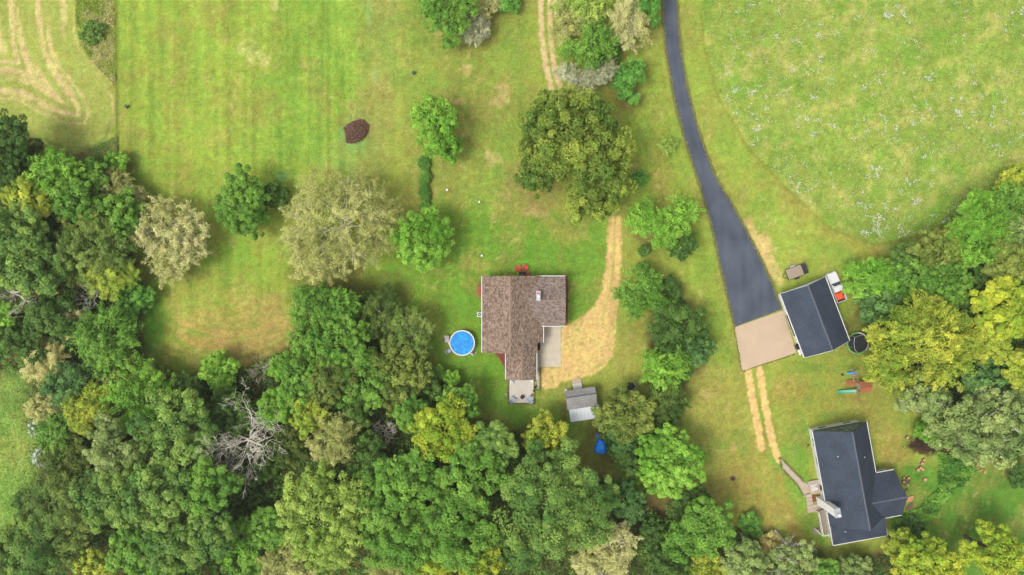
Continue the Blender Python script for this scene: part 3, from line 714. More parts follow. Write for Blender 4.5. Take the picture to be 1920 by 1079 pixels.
# --- the big oak and the yard
T(1078, 290, 118, 15, 'o', 'ok', 'huge broad oak with lobed olive green crown above the gravel drive', GY, name='oak_tree', lobes=[(-10, -40, 66, 1), (-44, -6, 44, .9), (-44, -62, 40, .9), (-66, -60, 38, .8), (-82, -20, 34, .75), (36, -60, 40, .85), (64, -10, 42, .8), (30, 10, 42, .95), (-60, 25, 38, .8), (-78, 48, 26, .6), (30, 72, 44, .75), (66, 48, 34, .72), (62, 96, 26, .55), (10, 100, 22, .5), (84, 20, 24, .6), (-40, -95, 28, .7), (0, -98, 24, .7)], dens=1.15)
T(820, 238, 46, 8, 'm', 'br', 'bright two-part yard tree standing at the upper end of the hedge', GY, lobes=[(-4, -18, 36, 1), (4, 26, 36, .95), (30, 30, 16, .6), (-30, -22, 16, .75), (22, -10, 20, .9), (22, 50, 16, .6)])
T(788, 447, 56, 8.5, 'm', 'br', 'dense rounded green yard tree below the hedge', GY, lobes=[(0, 0, 40, 1), (20, -38, 18, .75), (38, -20, 20, .75), (-34, -8, 22, .8), (36, 14, 20, .75), (-10, -38, 18, .75), (-22, 32, 24, .8), (12, 42, 22, .75)])
T(452, 378, 52, 8, 'm', 'gr', 'vivid green yard tree standing alone on the left lawn', GY, lobes=[(0, -30, 30, .95), (4, 12, 38, 1), (-34, 6, 20, .75), (28, -10, 22, .85), (14, 48, 20, .7), (-12, 36, 22, .75), (32, 26, 18, .7)])
T(515, 366, 25, 4.5, 'm', 'dk', 'small dark green tree tucked beside the vivid green lawn tree', GY)
T(318, 448, 66, 8, 'f', 'tn', 'straw coloured dying tree at the edge of the left woods', GY, lobes=[(-6, -22, 46, 1), (30, -20, 36, .9), (-36, 2, 32, .85), (10, 24, 36, .9), (-6, 58, 28, .7), (34, 14, 26, .75), (-10, -50, 26, .7)], dens=.9, bare=.06, twigs=True)
T(638, 424, 106, 11, 'f', 'to', 'largest tan feathery tree spreading over the middle of the left lawn', GY, lobes=[(0, -10, 62, 1), (52, -40, 40, .8), (72, -6, 34, .7), (-42, -58, 40, .8), (-66, 0, 40, .8), (-86, 30, 26, .65), (14, -72, 34, .75), (-50, 60, 44, .8), (-28, 86, 26, .6), (24, 42, 42, .85), (66, 34, 30, .7), (-76, -36, 22, .6)], dens=1.0, bare=.06, twigs=True)
T(1245, 418, 62, 7, 's', 'br', 'bright green loose-leaved tree left of the asphalt drive', GY, lobes=[(-34, -10, 28, .95), (-12, 6, 28, 1), (26, -8, 32, 1), (46, -20, 18, .8), (20, 16, 22, .85), (-44, -2, 18, .7), (4, 28, 14, .6)])
T(1278, 458, 26, 5, 's', 'dk', 'dark lower tree under the bright loose-leaved tree by the drive', GY)
T(1201, 548, 46, 7, 's', 'gr', 'round mid green tree beside the curve of the gravel drive', GY, lobes=[(0, -2, 34, 1), (-26, 2, 20, .8), (26, 8, 20, .8), (2, -30, 18, .8), (-10, 30, 18, .75), (20, -20, 18, .8)])
T(1200, 335, 15, 2.4, 'b', 'em', 'small round green shrub at the lower right of the big oak', cat='shrub')
T(1252, 272, 17, 2.6, 's', 'lg', 'thin yellowish sapling on the grass left of the asphalt drive', cat='shrub', name='sapling', dens=.55, bare=.3)
T(1207, 471, 11, 3.0, 'b', 'dk', 'upper of two little dark round evergreens by the gravel drive', cat='shrub', name='evergreen_shrub')
T(1207, 501, 10, 2.8, 'b', 'dk', 'lower of two little dark round evergreens, touching the round mid green tree', cat='shrub', name='evergreen_shrub')
T(1256, 538, 18, 3.5, 'm', 'dk', 'dark small tree right of the round mid green tree', GV)
# --- narrow grove
T(1274, 618, 48, 8, 'm', 'dk', 'dark green tree at the upper end of the narrow grove', GV, dens=1.1)
T(1306, 652, 30, 6, 'm', 'bl', 'dark bluish green tree on the right side of the narrow grove', GV)
T(1247, 690, 40, 7, 's', 'br', 'vivid green bushy tree in the middle of the narrow grove', GV, lobes=[(0, 0, 30, 1), (-22, -12, 20, .85), (22, -6, 20, .85), (4, 24, 20, .8), (-14, 12, 20, .8)], dens=1.1)
T(1250, 755, 36, 6, 'f', 'do', 'dull olive tree below the vivid tree in the grove', GV)
T(1166, 774, 56, 9, 'o', 'ol', 'broad olive oak overhanging the right side of the small shed', GV, lobes=[(0, 0, 40, 1), (-34, 6, 24, .8), (30, -16, 26, .85), (36, 12, 24, .8), (2, -28, 18, .7), (6, 30, 24, .8), (44, 24, 18, .7)])
T(1170, 822, 28, 6, 'm', 'bl', 'dark bluish tree just right of the blue tarp', GV)
T(1186, 866, 32, 6, 'm', 'dk', 'dark green tree below the bluish tree near the blue tarp', GV)
T(1215, 820, 30, 5.5, 'm', 'dk', 'dark filler tree squeezed above the largest bright tree', GV)
T(1256, 866, 62, 10, 'm', 'br', 'largest bright green tree at the lower end of the grove', GV, lobes=[(0, 0, 44, 1), (-6, -46, 22, .75), (-30, -20, 28, .85), (34, -12, 28, .85), (38, 20, 24, .8), (-32, 24, 26, .8), (0, 42, 28, .8), (12, 60, 14, .6), (16, -36, 20, .75)], dens=1.2)
T(1197, 897, 18, 4.5, 'm', 'yl', 'small yellow-green tree at the left foot of the largest bright tree', GV)
# --- south woods, east to west
T(1050, 925, 108, 15, 'o', 'bg', 'great blue-green oak in the bottom centre of the woods', GW, name='oak_tree', lobes=[(-46, -30, 44, .95), (0, -44, 36, .85), (10, -66, 28, .75), (50, -22, 36, .8), (-84, 0, 30, .75), (-6, 20, 46, 1), (58, 22, 40, .85), (92, 2, 24, .65), (-64, 50, 42, .8), (-10, 82, 46, .85), (50, 80, 38, .8), (-60, 108, 38, .7), (72, 52, 26, .7), (-40, -62, 24, .7)], dens=1.1)
T(1021, 815, 44, 8, 'm', 'yo', 'yellow olive tree below the patio lawn', GW, lobes=[(0, 4, 32, 1), (-28, 4, 20, .8), (28, -8, 22, .85), (-6, -26, 18, .75), (20, 18, 20, .8)])
T(928, 830, 40, 11, 'o', 'bg', 'clumpy oak left of the yellow olive tree', GW)
T(888, 888, 62, 13, 'o', 'gr', 'broad green oak below the brightest yellow tree', GW)
T(765, 895, 56, 13, 'o', 'gr', 'green oak right of the large pale round tree', GW)
T(828, 805, 66, 11, 'm', 'yl', 'brightest yellow-green tree left of the patio', GW, lobes=[(0, 0, 44, 1), (32, 30, 30, .85), (-34, -8, 28, .85), (14, -34, 28, .85), (36, -8, 26, .85), (12, 34, 26, .8), (-22, 16, 26, .8)], dens=1.1)
T(862, 756, 36, 8, 'm', 'gr', 'green tree at the lawn edge behind the brightest yellow tree', GW)
T(772, 775, 30, 9, 'm', 'gr', 'small green tree left of the brightest yellow tree', GW)
T(850, 995, 78, 14, 'o', 'gr', 'wide clumpy oak third from the bottom centre, left of the great blue-green oak', GW, dens=1.1)
T(748, 998, 72, 14, 'o', 'gr', 'wide clumpy oak directly right of the large pale round tree', GW, dens=1.1)
T(612, 965, 102, 13, 'm', 'lg', 'large pale green finely leafed round tree in the lower woods', GW, lobes=[(-10, -10, 62, 1), (-50, 0, 40, .85), (-10, -62, 36, .8), (36, -40, 40, .85), (44, 10, 40, .85), (-46, -46, 34, .8), (-40, 50, 42, .8), (16, 60, 46, .8), (-10, 92, 30, .65), (-74, -10, 22, .7)], dens=1.2)
T(694, 926, 42, 10, 'm', 'gr', 'mid green tree against the right shoulder of the large pale round tree', GW)
T(903, 1054, 44, 9, 'm', 'yl', 'yellow-green tree at the bottom edge below the oaks', GW)
T(960, 1030, 34, 8, 'm', 'dk', 'dark tree between two oaks at the bottom edge', GW)
T(742, 1066, 44, 8, 'f', 'to', 'olive feathery tree at the bottom edge below the oaks', GW)
T(820, 1072, 34, 9, 'm', 'yl', 'small yellowish tree cut by the bottom edge', GW)
T(1150, 1020, 40, 7, 'f', 'tn', 'tan feathery tree right of the great blue-green oak', GW, twigs=True)
T(1130, 1066, 42, 7, 'f', 'tn', 'tan feathery tree cut by the bottom edge', GW, twigs=True)
T(1175, 935, 36, 8, 'm', 'bl', 'dark bluish tree beside the great blue-green oak', GW)
T(1232, 1010, 34, 5, 'm', 'dk', 'low dark tree in the gap left of the leafy oak', GW)
T(1318, 985, 62, 11, 'o', 'gr', 'green leafy oak below the dry lawn', GW, lobes=[(0, 0, 42, 1), (-32, 24, 32, .85), (34, -14, 28, .85), (-10, -36, 26, .8), (44, 14, 22, .75), (6, 36, 28, .8), (-44, 44, 22, .7)])
T(1300, 952, 40, 7, 'm', 'dk', 'dark tree along the upper edge of the leafy oak', GW)
T(1252, 1064, 40, 8, 'm', 'dk', 'dark tree cut by the bottom edge left of the yellowish one', GW)
T(1325, 1066, 32, 7, 'm', 'yo', 'yellowish green tree at the bottom edge under the leafy oak', GW)
T(1408, 985, 22, 3.0, 'm', 'em', 'bright green shrub beside the fallen grey log', cat='shrub')
T(1400, 1055, 42, 9, 'o', 'gg', 'grey-green tree at the bottom edge near the fallen logs', GW)
T(1492, 1060, 48, 9, 'o', 'gg', 'thin grey-green tree with bare upper branches below the white house', GW, dens=.75, bare=.2)
T(1602, 1078, 36, 6, 'o', 'gg', 'dull green tree directly below the white house', GW, dens=.95)
T(1545, 1072, 26, 6, 'm', 'gr', 'small green tree at the bottom edge below the side stair', GW)
T(1445, 1020, 20, 3, 'm', 'yb', 'small yellow-brown shrub between the fallen logs', cat='shrub', dens=.8)
T(1712, 996, 24, 2.6, 's', 'bl', 'dark spiky ornamental clump behind the corner of the white house', cat='shrub')
T(1684, 1018, 26, 7, 'm', 'yo', 'small yellow-green tree beside the corner of the white house', GW)
T(1732, 1052, 66, 11, 'm', 'yl', 'glowing yellow-green tree at the bottom edge right of the white house', GW, lobes=[(0, 0, 42, 1), (-40, 0, 26, .85), (36, 8, 28, .85), (10, -28, 24, .8), (-24, -22, 20, .8), (60, 22, 22, .7), (0, 34, 34, .8)])
T(1860, 1034, 62, 11, 'm', 'yl', 'yellow-green tree in the bottom right corner of the green lawn', GW, lobes=[(0, 0, 40, 1), (-10, -38, 26, .8), (-38, 4, 24, .8), (34, 10, 30, .85), (54, 30, 24, .7), (4, 36, 34, .8), (22, -28, 18, .75)])
T(1915, 1075, 34, 9, 'm', 'gr', 'green tree cut by the bottom right corner', GW)
T(1912, 896, 22, 4, 'm', 'dk', 'dark shrub at the right edge beside the green lawn', cat='shrub')
# --- south woods, middle left
T(452, 1022, 44, 8, 'm', 'br', 'bright green tree left of the large pale round tree', GW)
T(500, 990, 38, 9, 'm', 'gr', 'green tree wedged between the bright tree and the large pale round tree', GW)
T(540, 1064, 44, 8, 'f', 'to', 'pale olive tree at the bottom edge under the large pale round tree', GW)
T(470, 1072, 38, 8, 'm', 'gr', 'green tree at the bottom edge below the bright green tree', GW)
T(333, 806, 70, 15, 'o', 'bg', 'tall grey-green oak left of the bare dead tree', GW, name='oak_tree')
T(215, 832, 50, 14, 'o', 'gg', 'grey-green oak left of the tall oak by the bare dead tree', GW, name='oak_tree')
T(210, 930, 58, 14, 'o', 'bg', 'clumpy oak in the lower left woods, second from the meadow', GW, name='oak_tree')
T(300, 920, 62, 15, 'o', 'bg', 'clumpy oak in the very middle of the lower left woods', GW, name='oak_tree')
T(392, 910, 54, 14, 'o', 'gr', 'clumpy oak below the bare dead tree', GW, name='oak_tree')
T(400, 1000, 50, 13, 'o', 'bg', 'clumpy oak left of the bright green tree near the bottom', GW, name='oak_tree')
T(330, 1015, 56, 14, 'o', 'bg', 'clumpy oak near the bottom edge, third from the left corner', GW, name='oak_tree')
T(262, 1030, 50, 13, 'o', 'gr', 'green oak near the bottom edge, second from the left corner', GW, name='oak_tree')
T(330, 1085, 50, 12, 'o', 'gr', 'green oak cut by the bottom edge in the lower left', GW)
T(182, 1064, 34, 10, 'm', 'yo', 'yellowish tree at the bottom edge of the lower left woods', GW)
T(125, 1008, 42, 10, 'f', 'ol', 'olive feathery tree right of the corner oak', GW)
T(56, 1030, 62, 13, 'o', 'bg', 'blue-green oak in the bottom left corner', GW, name='oak_tree')
T(118, 945, 52, 10, 'f', 'ol', 'olive feathery tree at the edge of the lower left meadow', GW)
T(60, 950, 34, 6, 'm', 'dk', 'dark bushy tree between meadow and olive feathery tree', GW)
T(128, 862, 44, 8, 'm', 'do', 'dull olive tree right of the lower silver bush', GW)
T(112, 812, 40, 7, 's', 'gr', 'streaky green tree right of the upper silver bush', GW)
T(258, 746, 60, 10, 's', 'br', 'vivid green streaky tree in the woods below the dry lawn patch', GW, dens=1.1)
T(170, 752, 34, 9, 's', 'yo', 'pale yellow-green tree beside the vivid streaky tree', GW)
T(165, 785, 24, 8, 's', 'yo', 'lower pale yellow-green crown beside the vivid streaky tree', GW)
T(128, 722, 42, 9, 'm', 'bl', 'dark bluish tree below the yellow bush at the left edge', GW)
T(72, 805, 20, 2.4, 'b', 'sv', 'upper of two silver-leaved bushes at the left meadow', cat='shrub', name='silver_bush')
T(74, 858, 20, 2.4, 'b', 'sv', 'lower of two silver-leaved bushes at the left meadow', cat='shrub', name='silver_bush')
T(85, 765, 30, 4, 'f', 'to', 'tan wispy bush above the upper silver bush', cat='shrub')
T(345, 735, 34, 6, 'm', 'dk', 'dark tree between the dry lawn patch and the tall oak', GW)
T(411, 695, 36, 6, 'm', 'br', 'bright green bush at the lower edge of the dry lawn patch', GW, cat='tree')
T(430, 775, 40, 8, 'm', 'dk', 'dark green tree behind the upper limbs of the bare dead tree', GW)
T(470, 870, 44, 6, 'm', 'dk', 'dark low tree under the bare dead tree', GW)
T(518, 764, 34, 8, 'm', 'br', 'bright green tree right of the bare dead tree', GW)
T(545, 830, 40, 7, 'm', 'do', 'dull olive tree below the bright tree by the bare dead tree', GW)
T(581, 778, 30, 10, 'm', 'yo', 'small yellow-green crown between bright tree and feathery olive', GW)
T(625, 818, 42, 10, 'f', 'to', 'feathery golden olive tree above the large pale round tree', GW)
T(655, 770, 36, 8, 'm', 'dk', 'dark tree above the golden olive tree', GW)
T(690, 850, 38, 8, 'm', 'dk', 'dark tree below the little grey dead shrub', GW)
T(570, 735, 34, 9, 'm', 'gr', 'green tree in the upper row of the middle woods', GW)
# --- clump by the pool
T(590, 572, 46, 9, 's', 'gr', 'fresh green tree at the upper left of the clump by the pool', GW, lobes=[(-8, -2, 32, 1), (-28, 16, 20, .8), (12, -18, 18, .85), (20, 10, 22, .85), (-20, -16, 18, .8)])
T(645, 575, 26, 8, 's', 'gr', 'small fresh green crown right of the fresh green tree', GW)
T(632, 640, 58, 10, 'm', 'gr', 'leafy tree in the heart of the clump left of the pool', GW)
T(575, 640, 34, 7, 'm', 'gr', 'tree at the edge of the dry lawn patch left of the leafy heart tree', GW)
T(715, 592, 44, 6, 'f', 'do', 'dusky thin-leaved tree at the top of the clump by the pool', GW, dens=.8)
T(770, 620, 40, 7, 'f', 'ol', 'olive twiggy tree nearest to the pool', GW, dens=.85, twigs=True)
T(745, 690, 54, 9, 'm', 'ol', 'olive green tree below the twiggy tree by the pool', GW)
T(680, 720, 48, 9, 'm', 'gr', 'green tree below the leafy heart tree', GW)
T(635, 705, 42, 9, 'm', 'do', 'dull green tree between the leafy heart tree and the middle woods', GW)
T(565, 690, 44, 8, 'm', 'gr', 'green tree below the dry lawn patch beside the pinkish bare tree', GW)
T(528, 690, 20, 6, 'm', 'br', 'small bright crown at the dry lawn edge by the pinkish bare tree', GW)
T(610, 725, 30, 9, 'm', 'ol', 'olive crown under the green trees of the middle woods', GW)
T(740, 735, 36, 8, 'm', 'do', 'dull olive tree above the brightest yellow tree', GW)
T(796, 725, 34, 6, 'm', 'dk', 'dark bush at the lawn edge above the brightest yellow tree', GW)
T(822, 699, 13, 3, 'm', 'br', 'left of two small bright green bushes below the pool', cat='shrub')
T(846, 708, 15, 3, 'm', 'br', 'right of two small bright green bushes below the pool', cat='shrub')
# --- west woods
T(18, 262, 44, 12, 'm', 'dk', 'dark tree at the left edge beside the hay field', GW)
T(8, 322, 36, 12, 'm', 'dk', 'dark tree with bare limbs at the left edge below the hay field', GW)
T(58, 300, 34, 7, 'm', 'do', 'dull tree at the corner of the hay field', GW)
T(62, 375, 40, 11, 'o', 'yo', 'yellow-green clumpy tree in the upper left woods', GW)
T(104, 335, 46, 10, 's', 'br', 'bright green tree at the top of the left woods', GW)
T(140, 378, 40, 10, 'o', 'gr', 'green tree right of the yellow-green clumpy tree', GW)
T(170, 338, 32, 7, 'm', 'gr', 'green tree below the weedy corner of the hay field', GW)
T(214, 305, 22, 3.5, 'm', 'br', 'bright shrub at the corner where hay field and lawn meet', cat='shrub')
T(218, 350, 28, 5, 'f', 'to', 'olive tan bushy tree at the upper right of the left woods', GW)
T(250, 372, 22, 4, 'f', 'tn', 'tan bush between the left woods and the straw coloured dying tree', cat='shrub')
T(222, 408, 48, 9, 'm', 'gr', 'dark green tree left of the straw coloured dying tree', GW)
T(165, 415, 42, 9, 'm', 'ol', 'olive tree in the middle of the left woods', GW)
T(178, 468, 62, 10, 'f', 'ol', 'wide olive feathery tree in the left woods', GW, dens=1.15)
T(212, 518, 36, 8, 'f', 'yo', 'yellowish feathery tree below the wide olive feathery tree', GW)
T(36, 432, 52, 13, 'o', 'bg', 'grey-green oak with bare branches at the left edge', GW, name='oak_tree', dens=.95)
T(72, 500, 56, 13, 'o', 'bg', 'grey-green oak just above the bare grey limbs at the left edge', GW, name='oak_tree')
T(10, 500, 40, 12, 'm', 'dk', 'dark tree at the left edge behind the bare grey limbs', GW)
T(115, 430, 34, 7, 'm', 'dk', 'dark tree between oak and olive tree in the left woods', GW)
T(95, 590, 48, 9, 'm', 'dk', 'dark tree below the bare grey limbs', GW)
T(6, 592, 26, 9, 'm', 'br', 'bright green crown at the left edge', GW)
T(40, 640, 44, 8, 'm', 'dk', 'dark tree above the yellow bush at the left edge', GW)
T(246, 556, 34, 5, 'm', 'em', 'emerald bush at the lawn edge of the left woods', GW)
T(138, 602, 26, 6, 'f', 'tn', 'tan wispy tree left of the bright streaky tree', GW)
T(194, 640, 60, 9, 's', 'gr', 'big bright streaky tree at the lawn edge of the left woods', GW, dens=1.15)
T(80, 676, 36, 6, 'f', 'yb', 'golden yellow bush at the left edge of the woods', GW)
T(235, 705, 40, 7, 'm', 'ol', 'olive tree below the big bright streaky tree', GW)
T(180, 705, 30, 7, 'm', 'dk', 'dark tree under the big bright streaky tree', GW)
T(300, 712, 30, 5, 'm', 'do', 'dull bush along the lower lawn edge', cat='shrub')
T(170, 60, 24, 1.8, 'b', 'bg', 'bluish green bush in the weedy strip beside the hay field', cat='shrub', dens=.7)
# --- east woods
T(1640, 528, 44, 8, 's', 'br', 'streaky bright green tree nearest to the white pickup', GR, dens=1.1, lobes=[(0, 0, 30, 1), (-26, -12, 18, .7), (-34, 12, 12, .5), (14, -20, 20, .8), (26, 4, 22, .85), (-14, 20, 18, .7), (-36, -20, 10, .5)])
T(1660, 576, 46, 8, 'm', 'bl', 'dark bluish tree behind the trampoline and pickup', GR)
T(1692, 492, 30, 7, 'm', 'dk', 'dark tree on the mown path edge of the right woods', GR)
T(1704, 526, 40, 8, 'm', 'gr', 'green tree second from the pickup along the right woods', GR)
T(1756, 474, 42, 9, 'm', 'ol', 'olive tree at the mown path in the middle of the wood edge', GR)
T(1776, 530, 46, 10, 'm', 'gr', 'round green tree behind the olive wood-edge tree', GR)
T(1832, 452, 54, 10, 's', 'br', 'bright green broad tree at the wood edge below the meadow', GR)
T(1842, 402, 42, 9, 's', 'br', 'bright streaky tree where the mown path enters the wood', GR)
T(1886, 388, 40, 9, 's', 'gr', 'green tree at the right end of the wood edge', GR)
T(1912, 345, 34, 8, 's', 'yo', 'yellow-green tree at the right edge beside the meadow', GR)
T(1908, 438, 34, 9, 'm', 'gg', 'grey olive tree at the right edge of the wood', GR, dens=.8)
T(1888, 495, 46, 11, 'o', 'ol', 'olive clumpy tree at the right edge', GR)
T(1838, 540, 34, 8, 'm', 'dk', 'dark tree in the gap of the right woods', GR)
T(1800, 590, 40, 8, 'm', 'dk', 'dark green tree between the two yellow trees', GR)
T(1735, 645, 108, 14, 's', 'ye', 'giant golden yellow tree beside the trampoline and play set', GR, lobes=[(0, -20, 56, 1), (-46, -22, 38, .85), (-80, -18, 20, .65), (0, -62, 32, .8), (50, -16, 44, .85), (-62, 30, 40, .8), (-40, 66, 30, .65), (20, 30, 50, .9), (72, 0, 36, .75), (84, 26, 28, .65), (-80, 54, 24, .6), (34, 66, 26, .6), (-20, -44, 34, .85)], dens=1.35)
T(1880, 580, 58, 13, 'o', 'yl', 'yellow tree at the right edge behind the giant golden one', GR, dens=1.1)
T(1852, 640, 38, 11, 'o', 'yo', 'yellow olive crown right of the giant golden tree', GR)
T(1845, 705, 48, 10, 'o', 'bl', 'dark bluish oak below the giant golden tree', GR)
T(1905, 690, 36, 11, 'o', 'yo', 'yellow-green tree at the right edge below the yellow trees', GR)
T(1812, 795, 92, 13, 'o', 'gg', 'large grey-green oak with pale bare twigs above the wood pile', GR, name='oak_tree', lobes=[(0, 0, 50, 1), (-60, -30, 38, .8), (-96, -40, 28, .65), (40, -36, 44, .85), (74, -6, 40, .8), (46, 38, 42, .8), (14, 54, 32, .7), (-34, 14, 34, .8), (86, 38, 28, .65), (-56, -62, 28, .65)], twigs=True)
T(1712, 722, 34, 7, 'o', 'gg', 'grey-green smaller oak at the foot of the giant golden tree', GR)
T(1740, 806, 26, 4, 'm', 'br', 'bright green bush above the dark mulch heap', cat='shrub')
T(1905, 770, 40, 9, 'o', 'gg', 'pale grey-green tree at the right edge', GR)

# hedge: clipped box of leaves
hg = thing('hedge', 'long narrow clipped green hedge between the two yard trees', 'hedge', G(797, 342))
rg = np.random.default_rng(5)
n = 7000; x = rg.uniform(-.95, .95, n); y = rg.uniform(-4.9, 4.6, n); z = (1.2+.25*np.sin(y*1.7)+.2*np.sin(y*4.1+1))*(1-np.clip(np.abs(x)/.95, 0, 1)**4*.45)*np.sqrt(rg.uniform(.15, 1, n))
x = x*(1+.22*np.sin(y*2.3)+.12*np.sin(y*6+2))+np.sin(y*1.3)*.12; nm = unit(np.stack([x*.7, 0*x, .8+0*x], -1)+.5*rg.normal(size=(n, 3)))
cc = (alb(*PAL['gr'][0], k=1.5)+(alb(*PAL['br'][1], k=1.3)-alb(*PAL['gr'][0], k=1.5))*(.5+.5*np.sin(y*1.1))[:, None]*.5)*rg.uniform(.7, 1.25, (n, 1))
v, q, c = leaves_mesh(np.stack([x, y, z], -1), nm, rg.normal(size=(n, 3)), rg.uniform(.2, .4, n), rg.uniform(.14, .26, n), cc)
quads('foliage', v, q, c, M['leaf'], hg)
mb = MB(local=True)
for k in range(9): mb.tube([(0, -4+k, 0), (.05, -4+k, .9)], [.05, .02], 5)
mb.build('stem', M['bark'], hg)

# bare trees
def dead_tree(px, py, reach, h, label, seed, n_main=9, lean=(0, 0), name='dead_tree', depth=4, dirs=None, thick=.34, gr=None, mat='dead'):
    rg = random.Random(seed); base = G(px, py, h*.55); base.z = 0
    t = thing(name, label, 'tree', base, group=gr)
    tr = MB(local=True); k = S*(1-h*.6/CAMZ); R = reach*k
    fork = Vector((lean[0], lean[1], h*.45)); tr.tube([(0, 0, -.1), fork*.5, fork], [thick*1.3, thick*1.05, thick*.85], 8)
    tr.build('trunk', M['dead'], t)
    br = MB(local=True)
    def grow(p, d, ln, r, lev):
        pts = [p]; rad = [r]; seg = 4; q = p.copy(); dd = d.copy()
        for i in range(seg):
            dd = (dd+Vector((rg.gauss(0, .20), rg.gauss(0, .20), rg.gauss(.03, .12)))).normalized(); q = q+dd*ln/seg; pts.append(q.copy()); rad.append(max(r*(1-.62*(i+1)/seg), .019))
        br.tube(pts, rad, 5 if lev < 2 else 3, False)
        if lev >= depth: return
        for i in range(4 if lev < 2 else 3):
            j = rg.choice((1, 2, 3, 4)) if i else 4
            a = rg.uniform(.35, .95)*rg.choice((-1, 1)); nd = Matrix.Rotation(a, 3, 'Z') @ dd; nd.z += rg.uniform(-.25, .35)
            grow(pts[j], nd.normalized(), ln*rg.uniform(.48, .76), max(rad[j]*.72, .021), lev+1)
    for i in range(n_main):
        a = (dirs[i] if dirs else 6.283*i/n_main+rg.uniform(-.25, .25)); dv = Vector((math.cos(a), math.sin(a), rg.uniform(.25, .75))).normalized()
        grow(fork*rg.uniform(.78, 1.0), dv, R*rg.uniform(.46, .6), thick*.55, 0)
    br.build('branches', M[mat], t); return t
dead_tree(460, 828, 94, 12.5, 'bare pale grey dead tree with forked branches in the woods', 11, 8)
dead_tree(12, 548, 66, 13, 'bare grey limbs reaching in from the left edge of the woods', 12, 4, dirs=[-.5, -.15, -.9, .35], depth=3)
dead_tree(720, 810, 26, 5, 'small grey dead shrub left of the brightest yellow tree', 13, 9, thick=.1, depth=3)
dead_tree(493, 690, 34, 6, 'pinkish bare twiggy tree at the lower edge of the dry lawn patch', 14, 6, thick=.12, depth=3, mat='twig')
dead_tree(1482, 1052, 50, 10.5, 'pale bare forked branches sticking out of the thin grey-green tree', 15, 6, thick=.18, depth=3)
dead_tree(165, 552, 34, 7.5, 'tangle of bleached twigs at the end of the leaning trunk', 16, 8, thick=.12, depth=3)
dead_tree(30, 405, 34, 13.5, 'bleached bare branch tips above the grey-green oak at the left edge', 17, 5, thick=.14, depth=3)
dead_tree(1805, 815, 40, 13.5, 'white bare twigs in the large grey-green oak above the wood pile', 18, 5, thick=.12, depth=3)

# undergrowth fills the woods between the trees: nobody could count it
def scatter_in(P, n, rg, margin=0):
    P = np.array(P, float); x0, y0 = np.maximum(P.min(0), (-60, -60)); x1, y1 = np.minimum(P.max(0), (1980, 1140)); out = []
    X = rg.uniform(x0, x1, n*3); Y = rg.uniform(y0, y1, n*3); k = sdpoly(X, Y, P) < -margin
    return X[k][:n], Y[k][:n]
def ground_leaves(name, X, Y, hmax, pal, ln, wd, rg, label, cat, hn=18, tint=None):
    n = len(X); hz = sst(fbm(X/hn, Y/hn, 81), .3, .75)*hmax; z = hz*rg.uniform(.3, 1, n)+.08
    pos = np.stack([(X-960)*S, (539.5-Y)*S, z], -1); f = fbm(X/25, Y/25, 87)
    A, B = alb(*PAL[pal[0]][0], k=1.5), alb(*PAL[pal[1]][1], k=1.5); tn = sst(f, .35, .65)[:, None]
    col = (A*(1-tn)+B*tn)*rg.uniform(.7, 1.25, (n, 1))
    nm = unit(np.array([0, 0, .9])+.6*rg.normal(size=(n, 3)))
    v, q, c = leaves_mesh(pos, nm, rg.normal(size=(n, 3)), ln*rg.uniform(.6, 1.3, n), wd*rg.uniform(.6, 1.3, n), col)
    return tag(quads(name, v, q, c, M['leaf']), label, cat, kind='stuff')
rg = np.random.default_rng(77)
a = scatter_in(WOODS_MAIN, 110000, rg, 6); b = scatter_in(WOODS_RIGHT, 30000, rg, 6); d = scatter_in(GROVE, 14000, rg, 8)
ground_leaves('undergrowth', np.concatenate([a[0], b[0], d[0]]), np.concatenate([a[1], b[1], d[1]]), 3.2, ('dk', 'gr'), .5, .34, rg, 'dark leafy undergrowth filling the woods between the trees', 'undergrowth')
a = scatter_in(SCRUB, 16000, rg, 2)
ground_leaves('scrub', a[0], a[1], 1.6, ('gr', 'br'), .38, .2, rg, 'bright weedy scrub running down behind the wood pile', 'scrub', 12)
WEEDS = [(141, -40), (216, -40), (218, 160), (214, 165), (172, 118), (152, 88), (142, 50)]
a = scatter_in(WEEDS, 9000, rg, 1)
ground_leaves('field_margin_weeds', a[0], a[1], .5, ('yo', 'to'), .34, .14, rg, 'yellowish weeds in the strip between hay field and lawn', 'weeds', 10)
a = scatter_in([(150, 285), (205, 262), (222, 255), (224, 340), (190, 330), (140, 305), (90, 292)], 5200, rg, 1)
ground_leaves('field_corner_weeds', a[0], a[1], .5, ('to', 'gr'), .34, .14, rg, 'rough weeds in the lower corner of the hay field', 'weeds', 12)
a = scatter_in([(-60, 690), (45, 692), (66, 800), (76, 880), (50, 1000), (-60, 1010)], 9000, rg, 0)
ground_leaves('meadow_weeds', a[0], a[1], .7, ('gr', 'lg'), .34, .12, rg, 'tall green weeds of the small meadow at the left edge', 'weeds', 14)
